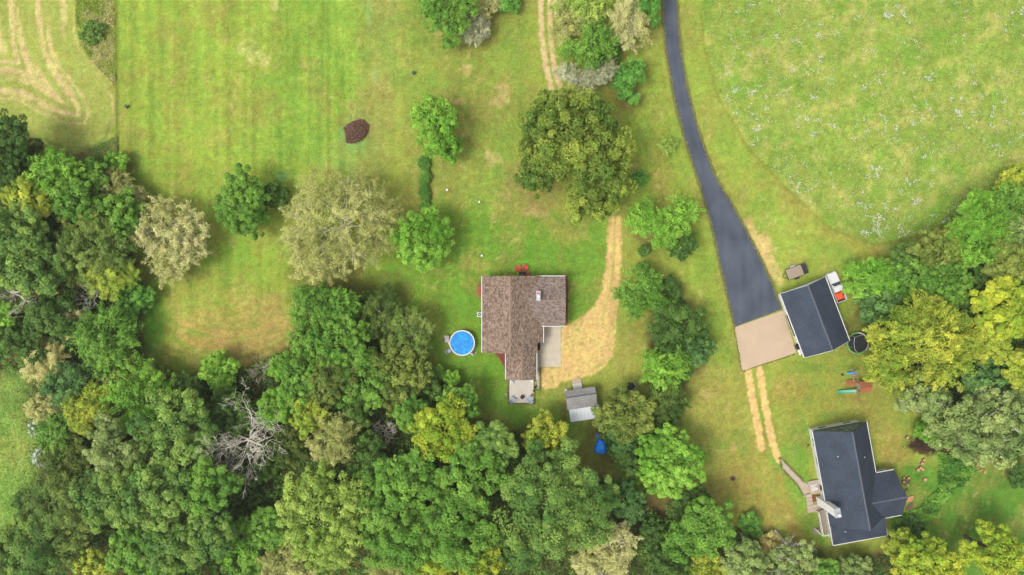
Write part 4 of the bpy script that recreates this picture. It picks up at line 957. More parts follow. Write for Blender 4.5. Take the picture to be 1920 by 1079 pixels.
# the hayed meadow: tufts and white flower heads
a = scatter_in(MEADOW, 60000, rg, 4); f = fbm(a[0]/14, a[1]/14, 91); k = f > rg.uniform(.2, .6, len(f))
ground_leaves('meadow_grass', a[0][k], a[1][k], .45, ('lg', 'to'), .30, .10, rg, 'uneven tall meadow grass beside the asphalt drive', 'grass', 9)
a = scatter_in(MEADOW, 150000, rg, 6); f = fbm(a[0]/10, a[1]/10, 96, 3)*.82+fbm(a[0]/70, a[1]/70, 98, 2)*.18; k = f > .60+rg.uniform(0, 1, len(f))**.5*.17; X, Y = a[0][k], a[1][k]; n = len(X)
pos = np.stack([(X-960)*S, (539.5-Y)*S, rg.uniform(.35, .6, n)], -1); nm = unit(np.array([0, 0, 1.])+.3*rg.normal(size=(n, 3)))
v, q, c = leaves_mesh(pos, nm, rg.normal(size=(n, 3)), rg.uniform(.10, .24, n), rg.uniform(.09, .19, n), np.array([.58, .61, .52])*rg.uniform(.8, 1.15, (n, 1)))
tag(quads('wildflowers', v, q, c, M['leaf']), 'clusters of white wildflowers scattered over the meadow', 'flowers', kind='stuff')

# grass creeping over the edges of the drive and the slabs
def edge_pts(P, n, spread):
    P = np.array(P, float); d = np.hypot(*(P[1:]-P[:-1]).T); cs = np.concatenate([[0], np.cumsum(d)]); t = rg.uniform(0, cs[-1], n)
    i = np.clip(np.searchsorted(cs, t)-1, 0, len(d)-1); f = ((t-cs[i])/d[i])[:, None]; q = P[i]+(P[i+1]-P[i])*f
    return q+rg.normal(0, spread, (n, 2))
E = np.concatenate([edge_pts(P, n, s_) for P, n, s_ in ((LE, 5200, 1.5), (RE, 5200, 1.5), ([(1376.5, 614), (1390.5, 697), (1491, 664)], 500, .8), ([(1013, 690), (1013, 731), (1006, 731)], 300, 1.0), ([(953, 712), (953, 757), (1002, 757), (1002, 732)], 900, 1.0), ([(1461, 858), (1467, 880), (1496, 910), (1506, 930)], 500, 1.0), ([(1464, 858), (1507, 903)], 400, 1.0))])
n = len(E); dk_ = rg.random(n)[:, None]; cc = alb(150, 168, 74, k=1.2)*(1-dk_)+alb(112, 146, 58, k=1.2)*dk_; br_ = rg.random(n) < .4; cc[br_] = alb(196, 170, 118)
v, q, c = leaves_mesh(np.stack([(E[:, 0]-960)*S, (539.5-E[:, 1])*S, rg.uniform(.06, .12, n)], -1), unit(np.array([0, 0, 1.])+.45*rg.normal(size=(n, 3))), rg.normal(size=(n, 3)), rg.uniform(.14, .42, n), rg.uniform(.05, .14, n), cc*rg.uniform(.75, 1.2, (n, 1)))
tag(quads('edge_grass', v, q, c, M['leaf']), 'ragged grass creeping over the edges of the drive and paving', 'grass', kind='stuff')
# ------------------------------------------------------------------ buildings
def wall_run(mb, a, b, z0, z1, th=.15):
    a, b = Vector(a), Vector(b); d = b-a; mid = (a+b)/2
    mb.box(mid.x, mid.y, (z0+z1)/2, d.length, th, z1-z0, math.atan2(d.y, d.x))
def window(parent, a, u, nrm, along, zc, w, h, panes=2, frame='trim', pane='glass'):
    """window on a wall: a = wall start, u = wall direction, nrm = outward normal"""
    c = Vector((a.x, a.y, 0))+u*along+nrm*.02; rz = math.atan2(u.y, u.x)
    mb = MB(); t = .09
    for s in (-1, 1): mb.box(c.x+u.x*s*(w/2), c.y+u.y*s*(w/2), zc, t, .14, h+t, rz)
    for s in (-1, 1): mb.box(c.x, c.y, zc+s*h/2, w-t, .14, t, rz)
    o = mb.build('window', M[frame], parent)
    for k in range(panes):
        x = -w/2+w*(k+.5)/panes; g = MB(); g.box(c.x+u.x*x, c.y+u.y*x, zc, w/panes-t*.8, .05, h-t, rz); g.build('pane', M[pane], o)
    return o
def roof_plane(name, mat, parent, pts, th=.14):
    mb = MB(); mb.slab(pts, th); return mb.build(name, mat, parent)
def cap(name, mat, parent, a, b, w=.28):
    mb = MB(); a, b = Vector(a)+Vector((0, 0, .015)), Vector(b)+Vector((0, 0, .015)); d = (b-a); s = Vector((-d.y, d.x, 0)).normalized()*w/2; dn = Vector((0, 0, .07))
    mb.add([a-s-dn, a, a+s-dn, b-s-dn, b, b+s-dn], [(0, 1, 4, 3), (1, 2, 5, 4), (0, 3, 5, 2)]); return mb.build(name, mat, parent)
def gutter(parent, a, b, name='gutter', mat='trim', w=.13):
    mb = MB(); mb.bar(a, b, w, .13); return mb.build(name, M[mat], parent)
V = Vector
M['pane_sky'] = plain('glass_painted_reflection', (.16, .20, .19), .1, var=.2, spec=.6)  # pale base colour stands in for sky reflected in the panes

# ---- brown-roofed house
bh = thing('brown_roof_house', 'house with brown mottled shingle roof beside the round pool', 'house', G(965, 600))
ze, zr = 3.0, 5.4
NW, SW = G(904, 518, ze), G(904, 661.5, ze); xr = G(956.5, 0, zr).x; yN, yS = NW.y, SW.y
xE = G(1018.5, 0, ze).x; xE2 = G(1007.5, 0, ze).x; yJ = G(0, 643, ze).y
def zE(x): return zr-(x-xr)/(xE-xr)*(zr-ze)
rw = roof_plane('roof', M['brown_roof'], bh, [NW, SW, V((xr, yS, zr)), V((xr, yN, zr))])
re_ = roof_plane('roof', M['brown_roof'], bh, [V((xr, yN, zr)), V((xr, yS, zr)), V((xE2, yS, zE(xE2))), V((xE2, yJ, zE(xE2))), V((xE, yJ, ze)), V((xE, yN, ze))])
cap('ridge_cap', M['ridge_brown'], rw, (xr, yN, zr), (xr, yS, zr), .32)
gutter(bh, (NW.x-.07, yN, ze-.07), (NW.x-.07, yS, ze-.07)); gutter(bh, (xE+.07, yJ, ze-.07), (xE+.07, G(0, 612, ze).y, ze-.07))
mb = MB(); wx0, wx1, wy0, wy1 = NW.x+.55, xE-.55, yS+.4, yN-.4
mb.add([(wx0, wy0, 0), (wx1, wy0, 0), (wx1, wy1, 0), (wx0, wy1, 0), (wx0, wy0, ze-.0), (wx1, wy0, ze-.0), (wx1, wy1, ze-.0), (wx0, wy1, ze-.0), (xr, wy0, zr-.2), (xr, wy1, zr-.2)],
       [(0, 1, 5, 8, 4), (2, 3, 7, 9, 6), (3, 0, 4, 7), (1, 2, 6, 5)]); mb.build('wall', M['cream'], bh)
for y in (2.2, 5.2, 9.8, 12.6): window(bh, V((wx0, wy1, 0)), V((0, -1, 0)), V((-1, 0, 0)), y-.4, 1.7, 1.4, 1.2)
for x in (2.5, 6): window(bh, V((wx0, wy1, 0)), V((1, 0, 0)), V((0, 1, 0)), x, 1.7, 1.5, 1.2)
for x in (2.2,): window(bh, V((wx0, wy0, 0)), V((1, 0, 0)), V((0, -1, 0)), x, 1.7, 1.5, 1.2)
for py in (524, 657):
    mb = MB(); p = G(900, py, .0); q = G(904, py, ze); mb.tube([(q.x, q.y, ze-.1), (wx0-.06, q.y, ze-.6), (wx0-.06, q.y, .2), (wx0-.9, q.y, .08)], .05, 6); mb.build('downspout', M['trim'], bh)
# east wing, ridge running east-west
e0, e1, ee = 3.1, 4.25, G(1060, 0, 3.1).x
ny, sy, ry = G(0, 518.5, e0).y, G(0, 611.5, e0).y, G(0, 564, e1).y; xi, xi0 = G(990, 0, e1).x, G(1001, 0, e0).x+.0
xe_r = ee
rn = roof_plane('roof', M['wing_roof'], bh, [V((xi, ry, e1+.02)), V((xe_r, ry, e1+.02)), V((ee, ny, e0+.02)), V((xi0+.15, ny, e0+.02))])
rs = roof_plane('roof', M['wing_roof'], bh, [V((xi0+.15, sy, e0+.02)), V((ee, sy, e0+.02)), V((xe_r, ry, e1+.02)), V((xi, ry, e1+.02))])
cap('ridge_cap', M['ridge_brown'], rn, (xi, ry, e1+.02), (ee, ry, e1+.02), .3)
gutter(bh, (xi0+.5, ny+.07, e0-.06), (ee, ny+.07, e0-.06)); gutter(bh, (xi0+1.2, sy-.07, e0-.06), (ee, sy-.07, e0-.06))
mb = MB(); a0, a1, b0, b1 = xE-.9, ee-.3, sy+.45, ny-.45
mb.add([(a0, b0, 0), (a1, b0, 0), (a1, b1, 0), (a0, b1, 0), (a0, b0, e0), (a1, b0, e0), (a1, b1, e0), (a0, b1, e0), (a0, ry, e1-.15), (a1, ry, e1-.15)], [(0, 1, 5, 4), (2, 3, 7, 6), (1, 2, 6, 9, 5)]); mb.build('wall', M['cream'], bh)
gd = MB(); gd.box((a0+a1)/2+.3, b0-.03, 1.15, 2.9, .06, 2.3); gd = gd.build('garage_door', M['white'], bh)
mb = MB()
for k in range(3): mb.box((a0+a1)/2+.3, b0-.07, .58*(k+1), 2.9, .02, .03)
mb.build('panel_joint', M['trim'], gd)
window(bh, V((a1, b0, 0)), V((0, 1, 0)), V((1, 0, 0)), 2.2, 1.6, 1.5, 1.2); window(bh, V((a1, b0, 0)), V((0, 1, 0)), V((1, 0, 0)), 6.0, 1.6, 1.5, 1.2)
# south wing
s0, s1 = 2.62, 3.75; wx, ex, rx = G(948.5, 0, s0).x, G(1006, 0, s0).x, G(978.5, 0, s1).x; st, sb = G(0, 656, s0).y, G(0, 712, s0).y
roof_plane('roof', M['brown_roof'], bh, [V((wx, st, s0)), V((wx, sb, s0)), V((rx, sb, s1)), V((rx, st, s1))])
r2 = roof_plane('roof', M['brown_roof'], bh, [V((rx, st, s1)), V((rx, sb, s1)), V((ex, sb, s0)), V((ex, st, s0))])
cap('ridge_cap', M['ridge_brown'], r2, (rx, st, s1), (rx, sb, s1), .3)
gutter(bh, (wx-.07, st, s0-.07), (wx-.07, sb, s0-.07)); gutter(bh, (ex+.07, st, s0-.07), (ex+.07, sb, s0-.07))
mb = MB(); a0, a1, b0, b1 = wx+.45, ex-.45, sb+.35, st+.5
mb.add([(a0, b0, 0), (a1, b0, 0), (a1, b1, 0), (a0, b1, 0), (a0, b0, s0), (a1, b0, s0), (a1, b1, s0), (a0, b1, s0), (rx, b0, s1-.2), (rx, b1, s1-.2)], [(0, 1, 5, 8, 4), (3, 0, 4, 7), (1, 2, 6, 5)]); mb.build('wall', M['cream'], bh)
dr = MB(); dr.box((a0+a1)/2, b0-.03, 1.05, 1.8, .06, 2.1); dr.build('patio_door', M['glass'], bh)
window(bh, V((a1, b0, 0)), V((0, 1, 0)), V((1, 0, 0)), 2.4, 1.5, 1.3, 1.1)
# chimney chase on the east wing
cz = G(1009.5, 555, 4.9)
mb = MB(); mb.box(cz.x, cz.y, 4.35, .66, 1.65, 1.5); ch = mb.build('chimney', M['white'], rn, bevel=.02)
mb = MB(); mb.box(cz.x, cz.y, 5.13, .74, 1.75, .05); mb.build('cap', M['steel'], rn)
mb = MB(); mb.box(cz.x, cz.y+.45, 5.19, .5, .3, .07); mb.build('flue_tile', M['redplastic'], rn)
mb = MB(); mb.tube([(cz.x, cz.y-.1, 5.15), (cz.x, cz.y-.1, 5.45)], .14, 10); mb.tube([(cz.x, cz.y-.1, 5.45), (cz.x, cz.y-.1, 5.5)], .22, 10); mb.build('flue_pipe', M['white'], rn)
for (px, py, z) in ((946, 527, 4.93), (925, 606, 3.98)):
    p = G(px, py, z); mb = MB(); mb.tube([(p.x, p.y, z-.1), (p.x, p.y, z+.25)], .06, 8); mb.build('vent_pipe', M['steel'], rw)

# beds, steps and small things round the brown house
def bed(name, pts, z, mat): 
    mb = MB(); mb.slab([G(*p)+V((0, 0, z)) for p in pts], z+.02); return tag(mb.build(name, mat), kind='structure')
bed('mulch_bed', [(1060, 517), (1060, 610), (1064.5, 610), (1065.5, 526), (1063, 517)], .1, M['mulch'])
bed('mulch_bed', [(925, 659), (936, 672), (948, 693), (951, 693), (951, 659)], .1, M['mulch'])
def steps(name, label, px, py, w, d, n, mat, rz=0):
    t = thing(name, label, 'steps', G(px, py), rz)
    for k in range(n):
        mb = MB(local=True); mb.box(0, 0, .1+.18*k, w, d-.28*k, .16); mb.build('step', M[mat], t, bevel=.015)
    return t
steps('entry_steps', 'faded red wooden steps on the left side of the brown house', 900.5, 545, 1.0, 2.2, 3, 'redwood')
steps('back_steps', 'small red-brown steps at the upper wall of the brown house', 990, 513, .7, .8, 2, 'redwood')
def ac_unit(px, py, label):
    t = thing('air_conditioner', label, 'air conditioner', G(px, py))
    mb = MB(local=True); mb.box(0, 0, .45, .8, .8, .8); mb.build('housing', M['white'], t, bevel=.04)
    mb = MB(local=True); mb.ring((0, 0), .12, .3, .86, .88, 20); mb.build('fan_grille', M['dkmetal'], t)
    mb = MB(local=True); mb.box(0, 0, .03, 1, 1, .06); mb.build('base_pad', M['concrete'], t)
ac_unit(899.5, 590, 'white air conditioning unit against the left wall of the brown house')
def grill(px, py, label, rz=0):
    t = thing('grill', label, 'grill', G(px, py), rz)
    mb = MB(local=True); mb.box(0, 0, .45, 1.2, .5, .7); mb.build('cabinet', M['dkmetal'], t, bevel=.03)
    mb = MB(local=True); mb.box(0, 0, .92, .8, .52, .25, ty=.5); mb.build('lid', M['black'], t, bevel=.05)
    mb = MB(local=True); mb.bar((-.3, -.27, .9), (.3, -.27, .9), .03); mb.build('handle', M['steel'], t)
grill(979, 513, 'dark covered grill at the upper wall of the brown house')
def adirondack(px, py, rz, label, mat, sc=1.0, group=None):
    t = thing('lawn_chair', label, 'chair', G(px, py), rz, group)
    mb = MB(local=True)
    for k in range(5): mb.add([(-.28+.0, -.28+k*.12, .36-.03*k), (.28, -.28+k*.12, .36-.03*k), (.28, -.18+k*.12, .335-.03*k), (-.28, -.18+k*.12, .335-.03*k)], [(0, 1, 2, 3)])
    for k in range(5): pass
    seat = MB(local=True)
    for k in range(6): seat.box(0, -.32+k*.115, .38-.022*k, .56, .10, .025)
    seat.build('seat', M[mat], t)
    back = MB(local=True)
    for k in range(6):
        x = -.26+k*.104; top = 1.0-.6*x*x; back.add([(x-.045, .28, .28), (x+.045, .28, .28), (x+.045, .60, top), (x-.045, .60, top), (x-.045, .30, .27), (x+.045, .30, .27), (x+.045, .62, top-.01), (x-.045, .62, top-.01)], [(0, 1, 2, 3), (7, 6, 5, 4), (0, 4, 5, 1), (1, 5, 6, 2), (2, 6, 7, 3), (3, 7, 4, 0)])
    back.build('backrest', M[mat], t)
    for s in (-1, 1):
        mb = MB(local=True); mb.box(s*.36, .0, .58, .15, .72, .03); mb.build('armrest', M[mat], t, bevel=.02)
        mb = MB(local=True); mb.box(s*.33, -.30, .285, .05, .09, .57); mb.build('leg', M[mat], t)
        mb = MB(local=True); mb.bar((s*.30, -.34, .34), (s*.30, .55, .06), .04, .1); mb.build('leg', M[mat], t)
    if sc != 1.0: t.scale = (sc, sc, sc)
    return t
adirondack(971, 503, math.radians(200), 'left one of two red lawn chairs above the brown house', 'redplastic', 1.12, 'red lawn chairs')
adirondack(985, 501.5, math.radians(160), 'right one of two red lawn chairs above the brown house', 'redplastic', 1.12, 'red lawn chairs')

# ---- patio furniture
adirondack(961.5, 748.5, math.radians(140), 'left one of two pale blue-grey chairs on the patio', 'bluefabric', 1.2, 'patio chairs')
adirondack(993, 748.5, math.radians(-140), 'right one of two pale blue-grey chairs on the patio', 'bluefabric', 1.2, 'patio chairs')
for t in [o for o in bpy.data.objects if o.get("group") == 'patio chairs']: t.location.z = .12
def fire_bowl(px, py, r, z, label, name='fire_pit'):
    p = G(px, py); t = thing(name, label, 'fire pit', (p.x, p.y, z))
    mb = MB(local=True); mb.lathe((0, 0, .12), [(r*.3, 0), (r*.75, .08), (r, .26), (r*1.05, .26), (r*1.05, .29), (r*.93, .29), (r*.7, .14), (.01, .10)], 24); mb.build('bowl', M['dkmetal'], t, True)
    mb = MB(local=True); mb.lathe((0, 0, .25), [(r*.55, 0), (.05, .05)], 16); mb.build('ash', M['ash'], t)
    for k in range(3):
        a = k*2.09; mb = MB(local=True); mb.bar((math.cos(a)*r*.7, math.sin(a)*r*.7, .2), (math.cos(a)*r*.9, math.sin(a)*r*.9, 0), .04); mb.build('leg', M['dkmetal'], t)
fire_bowl(979.4, 744, .36, .12, 'round black fire bowl on the pale patio')
def planter(px, py, r, h, label, mat='black', plant=None):
    p = G(px, py); t = thing('planter', label, 'planter', p)
    mb = MB(local=True); mb.lathe((0, 0, 0), [(r*.7, 0), (r, h), (r*1.08, h), (r*1.08, h+.04), (r*.9, h+.04), (r*.88, h-.06), (.01, h-.07)], 18); mb.build('pot', M[mat], t)
    if plant:
        rg = np.random.default_rng(int(px)); n = 160; d = unit(rg.normal(size=(n, 3))); d[:, 2] = abs(d[:, 2]); pos = d*r*rg.uniform(.5, 1.1, (n, 1))+np.array([0, 0, h])
        v, q, c = leaves_mesh(pos, unit(d+.5*rg.normal(size=(n, 3))), rg.normal(size=(n, 3)), np.full(n, .16), np.full(n, .09), alb(*PAL[plant][1])*rg.uniform(.7, 1.2, (n, 1))); quads('foliage', v, q, c, M['leaf'], t)
planter(1003.6, 725.8, .26, .5, 'black round planter on the walk beside the patio', plant=None)
planter(1001, 733, .18, .3, 'small dark planter at the right edge of the patio', plant='dk')
planter(957, 753.5, .2, .35, 'dark pot at the lower left patio corner', plant='dk')
planter(998.5, 753.8, .2, .35, 'dark pot at the lower right patio corner', plant='dk')
planter(997.5, 740.5, .22, .2, 'low pot with yellow-green plants on the right of the patio', 'cedar', 'yo')
planter(949.5, 740, .28, .4, 'white pot on the grass left of the patio', 'white', 'tg')
planter(951.3, 745.5, .16, .25, 'small pot of yellow flowers left of the patio', 'cedar', 'yl')
planter(1065, 565, .22, .3, 'green potted plant in the red mulch right of the brown house', 'cedar', 'gr')
def stool(px, py, z, label, mat):
    p = G(px, py); t = thing('side_table', label, 'table', (p.x, p.y, z))
    mb = MB(local=True); mb.lathe((0, 0, .42), [(.28, 0), (.30, .03), (.01, .035)], 18); mb.build('table_top', M[mat], t)
    for k in range(3):
        a = k*2.09; mb = MB(local=True); mb.bar((math.cos(a)*.1, math.sin(a)*.1, .42), (math.cos(a)*.25, math.sin(a)*.25, 0), .03); mb.build('leg', M['steel'], t)
stool(997.3, 714.8, .12, 'white round side table in the upper right patio corner', 'white')
stool(959.5, 716.3, .12, 'small grey side table in the upper left patio corner', 'steel')

# ---- pool
pc = G(866.5, 643.5, 1.2); pr = 2.28
pool = thing('swimming_pool', 'round above-ground pool with white rim and bright blue water', 'pool', (pc.x, pc.y, 0))
mb = MB(local=True); mb.ring((0, 0), pr-.06, pr, 0, 1.2, 56); mb.build('wall', M['steel'], pool, True)
mb = MB(local=True); mb.ring((0, 0), pr-.10, pr+.10, 1.2, 1.25, 56); mb.build('top_rail', M['white'], pool, bevel=.01)
for k in range(12):
    a = k*math.pi/6; mb = MB(local=True); mb.box(math.cos(a)*(pr+.05), math.sin(a)*(pr+.05), .6, .09, .14, 1.2, a); mb.build('upright', M['white'], pool)
    mb = MB(local=True); mb.box(math.cos(a)*pr, math.sin(a)*pr, 1.265, .24, .16, .025, a); mb.build('rail_cap', M['trim'], pool)
def pool_water():
    m, N, L, b = nodes('pool_water'); tc = N.new("ShaderNodeTexCoord")
    n1 = N.new("ShaderNodeTexNoise"); n1.inputs["Scale"].default_value = 1.1; n1.inputs["Detail"].default_value = 5; n1.inputs["Distortion"].default_value = 1.2; L.new(tc.outputs["Object"], n1.inputs["Vector"])
    cr = N.new("ShaderNodeValToRGB"); cr.color_ramp.elements[0].position = .42; cr.color_ramp.elements[0].color = (.003, .16, .46, 1); cr.color_ramp.elements[1].position = .66; cr.color_ramp.elements[1].color = (.006, .27, .60, 1)
    L.new(n1.outputs["Fac"], cr.inputs[0]); L.new(cr.outputs[0], b.inputs["Base Color"])
    n2 = N.new("ShaderNodeTexVoronoi"); n2.feature = 'DISTANCE_TO_EDGE'; n2.inputs["Scale"].default_value = 1.3; L.new(n1.outputs["Color"], n2.inputs["Vector"])
    bp = N.new("ShaderNodeBump"); bp.inputs["Strength"].default_value = .25; bp.inputs["Distance"].default_value = .08; L.new(n1.outputs["Fac"], bp.inputs["Height"]); L.new(bp.outputs[0], b.inputs["Normal"])
    b.inputs["Roughness"].default_value = .3; b.inputs["Specular IOR Level"].default_value = .3; return m
M['water'] = pool_water()
mb = MB(local=True); mb.lathe((0, 0, 1.0), [(pr-.07, 0), (pr-.07, .1), (.01, .1)], 56); mb.build('water', M['water'], pool)
def folding_chair(px, py, rz, label, mat='brass'):
    t = thing('folding_chair', label, 'chair', G(px, py), rz, 'chairs around the pool')
    mb = MB(local=True); mb.box(0, 0, .42, .55, .5, .04); mb.build('seat', M[mat], t, bevel=.01)
    mb = MB(local=True); mb.add([(-.28, .25, .43), (.28, .25, .43), (.28, .52, 1.0), (-.28, .52, 1.0), (-.28, .28, .42), (.28, .28, .42), (.28, .55, .99), (-.28, .55, .99)], [(0, 1, 2, 3), (7, 6, 5, 4), (0, 4, 5, 1), (1, 5, 6, 2), (2, 6, 7, 3), (3, 7, 4, 0)]); mb.build('backrest', M[mat], t)
    for s in (-1, 1):
        mb = MB(local=True); mb.bar((s*.3, -.28, 0), (s*.3, .3, .62), .035); mb.build('leg', M['dkmetal'], t)
        mb = MB(local=True); mb.bar((s*.3, .3, 0), (s*.3, -.26, .62), .035); mb.build('leg', M['dkmetal'], t)
        mb = MB(local=True); mb.box(s*.3, 0, .64, .06, .56, .035); mb.build('armrest', M['dkmetal'], t)
    return t
mb = MB(local=True)
for s in (-.28, .28): mb.tube([(-pr-.35, s, .02), (-pr-.12, s, 1.6), (-pr+.05, s, 1.9), (-pr+.3, s, 1.6), (-pr+.35, s, .9)], .03, 6)
for k in range(4): mb.bar((-pr-.35+.06*k, -.28, .3+.33*k), (-pr-.35+.06*k, .28, .3+.33*k), .08, .04)
mb.build('ladder', M['steel'], pool)
t = folding_chair(838.2, 638, math.radians(0), 'large pale chair left of the pool'); t.scale = (1.6, 1.6, 1.2)
t = folding_chair(842.5, 658, math.radians(110), 'small blue-grey chair at the lower left of the pool', 'bluefabric'); t.scale = (1.2, 1.2, 1.1)
pm = thing('pool_pump', 'grey pool pump and filter at the lower right of the pool', 'pump', G(887, 662), math.radians(45))
mb = MB(local=True); mb.box(0, 0, .06, 1.0, .7, .12); mb.build('base', M['concrete'], pm)
mb = MB(local=True); mb.lathe((-.2, 0, .12), [(.25, 0), (.27, .3), (.25, .6), (.1, .72), (.01, .73)], 14); mb.build('filter_tank', M['brass'], pm, True)
mb = MB(local=True); mb.tube([(.1, 0, .3), (.42, 0, .3)], .13, 10); mb.build('motor', M['dkmetal'], pm)
mb = MB(local=True); mb.tube([(-.2, .25, .4), (-.2, .7, .4), (-.3, .9, .8)], .04, 6); mb.build('hose', M['black'], pm)

# ---- garage
ge, gz = 2.75, 5.05
TL, BL, BR, TR = G(1462.3, 549.5, ge), G(1509, 671, ge), G(1592.4, 639, ge), G(1548, 521, ge)
ga = thing('garage', 'white garage with dark charcoal gable roof at the end of the asphalt drive', 'garage', ((TL.x+BR.x)/2, (TL.y+BR.y)/2, 0))
# square the footprint
u = ((BL-TL)+(BR-TR)).normalized(); w = V((-u.y, u.x, 0)); cen = (TL+BL+BR+TR)/4; hl = ((BL-TL).length+(BR-TR).length)/4; hw = ((TR-TL).length+(BR-BL).length)/4
TL, BL, BR, TR = cen-u*hl-w*hw, cen+u*hl-w*hw, cen+u*hl+w*hw, cen-u*hl+w*hw
RT, RB = (TL+TR)/2, (BL+BR)/2; RT = V((RT.x, RT.y, gz)); RB = V((RB.x, RB.y, gz))
ra = roof_plane('roof', M['dark_roof'], ga, [TL, BL, RB, RT]); rb = roof_plane('roof', M['dark_roof'], ga, [RT, RB, BR, TR])
cap('ridge_cap', M['ridge_dark'], ra, RT, RB, .3)
dn = V((0, 0, -.08)); gutter(ga, TL-w*.08+dn, BL-w*.08+dn, w=.16); gutter(ga, TR+w*.08+dn, BR+w*.08+dn, w=.16)
for a, b in ((TL, RT), (RT, TR), (BL, RB), (RB, BR)):
    o_ = (-u if a in (TL,) or b is TR else u)*.03; mb = MB(); mb.bar(a+o_+V((0, 0, -.1)), b+o_+V((0, 0, -.1)), .05, .2); mb.build('fascia', M['trim'], ga)
def inset(p, du, dw): return p+u*du+w*dw
ins_u, ins_w = .35, .45
c1, c2, c3, c4 = [V((p.x, p.y, 0)) for p in (inset(TL, ins_u, ins_w), inset(BL, -ins_u, ins_w), inset(BR, -ins_u, -ins_w), inset(TR, ins_u, -ins_w))]
m12, m34 = (c1+c4)/2, (c2+c3)/2; H_ = V((0, 0, ge+.1)); HZ = V((0, 0, gz-.2))
# walls; the drive side has a real door opening
mb = MB(); mb.add([c1, c4, c4+H_, m12+HZ, c1+H_], [(0, 1, 2, 3, 4)]); mb.add([c3, c2, c2+H_, m34+HZ, c3+H_], [(0, 1, 2, 3, 4)]); mb.add([c4, c3, c3+H_, c4+H_], [(0, 1, 2, 3)])
Lw = (c2-c1).length; d0, d1, dh = Lw*.34, Lw*.70, 2.25
pp = lambda s, z: c1+u*s+V((0, 0, z))
mb.add([pp(0, 0), pp(d0, 0), pp(d0, ge+.1), pp(0, ge+.1)], [(3, 2, 1, 0)]); mb.add([pp(d1, 0), pp(Lw, 0), pp(Lw, ge+.1), pp(d1, ge+.1)], [(3, 2, 1, 0)]); mb.add([pp(d0, dh), pp(d1, dh), pp(d1, ge+.1), pp(d0, ge+.1)], [(3, 2, 1, 0)])
mb.build('wall', M['siding'], ga)
mb = MB(); n_ = -w
for k in range(4):
    z = dh*(k+.5)/4; c = (pp(d0, z)+pp(d1, z))/2+w*.12; mb2 = MB(); mb2.box(c.x, c.y, z, d1-d0, .06, dh/4-.03, math.atan2(u.y, u.x)); mb2.build('door_panel', M['dkmetal'], ga)
mb = MB(); 
for s in (d0-.07, d1+.07): c = pp(s, dh/2)-w*.03; mb.box(c.x, c.y, dh/2, .14, .08, dh, math.atan2(u.y, u.x))
c = (pp(d0, 0)+pp(d1, 0))/2-w*.03; mb.box(c.x, c.y, dh+.07, d1-d0+.28, .08, .14, math.atan2(u.y, u.x)); mb.build('door_frame', M['white'], ga)
ed = MB(); c = pp(Lw*.87, 0)-w*.03; ed.box(c.x, c.y, 1.05, .95, .08, 2.1, math.atan2(u.y, u.x)); ed = ed.build('entry_door', M['dkmetal'], ga); mb = MB(); c = pp(Lw*.87+.35, 0)-w*.1; mb.box(c.x, c.y, 1.0, .1, .06, .06, 0); mb.build('handle', M['steel'], ed)
for s in (.12, .52): 
    mb = MB(); c = pp(Lw*s, 0)-w*.14; mb.box(c.x, c.y, 2.4, .18, .2, .3, math.atan2(u.y, u.x)); mb.build('wall_lamp', M['white'], ga)
wdir = (c4-c1).normalized(); window(ga, c1, wdir, -u, 3.0, 1.5, 1.3, 1.0); window(ga, c4, u, w, 4.0, 1.5, 1.3, 1.0); window(ga, c4, u, w, 9.0, 1.5, 1.3, 1.0)
mb = MB(); mb.slab([c1+V((0, 0, .04)), c2+V((0, 0, .04)), c3+V((0, 0, .04)), c4+V((0, 0, .04))], .05); mb.build('floor', M['concrete'], ga)
# things leaning by the garage's side door
t = thing('trash_bin', 'dark wheeled bin beside the side door of the garage', 'bin', G(1492.5, 651)); mb = MB(local=True); mb.box(0, 0, .55, .55, .6, .95, .35, 1.15, 1.15); mb.build('body', M['dkmetal'], t, bevel=.03); mb = MB(local=True); mb.box(0, 0, 1.06, .68, .74, .06, .35); mb.build('lid', M['black'], t, bevel=.02)
for s in (-1, 1): mb = MB(local=True); mb.tube([(s*.24, .3, .12), (s*.32, .3, .12)], .12, 10); mb.build('wheel', M['black'], t)
t = thing('bench', 'small white bench at the corner of the garage', 'bench', G(1497, 661), math.radians(-65))
mb = MB(local=True); mb.box(0, 0, .43, 1.1, .36, .05); mb.build('seat', M['white'], t)
for s in (-1, 1): mb = MB(local=True); mb.box(s*.45, 0, .2, .06, .34, .41); mb.build('leg', M['white'], t)

# ---- white house with the dark roof
he, hz = 3.0, 7.75
TL, TR = G(1524, 810, he), G(1624.5, 790.5, he); BLm, BRm = G(1556.8, 986.5, he), G(1659.8, 970.5, he); BL, BR = G(1562.5, 1022.5, he), G(1663.5, 1004.5, he)
u = ((BL-TL)+(BR-TR)).normalized(); w = V((-u.y, u.x, 0)); hw = ((TR-TL).dot(w)+(BR-BL).dot(w))/4
o0 = (TL+TR)/2; o0 = o0; Lm = ((BLm+BRm)/2-o0).dot(u); Lt = ((BL+BR)/2-o0).dot(u)
def H(s, t, z=0.0): return V((o0.x+u.x*s+w.x*t, o0.y+u.y*s+w.y*t, z))
wh = thing('white_house', 'white house with dark charcoal roof and tall white chimney', 'house', H(Lt/2, 0))
ra = roof_plane('roof', M['dark_roof'], wh, [H(0, -hw, he), H(Lm, -hw, he), H(Lm, 0, hz), H(0, 0, hz)], .16)
rb = roof_plane('roof', M['dark_roof'], wh, [H(0, 0, hz), H(Lm, 0, hz), H(Lm, hw, he), H(0, hw, he)], .16)
cap('ridge_cap', M['ridge_dark'], ra, H(0, 0, hz), H(Lm, 0, hz), .3)
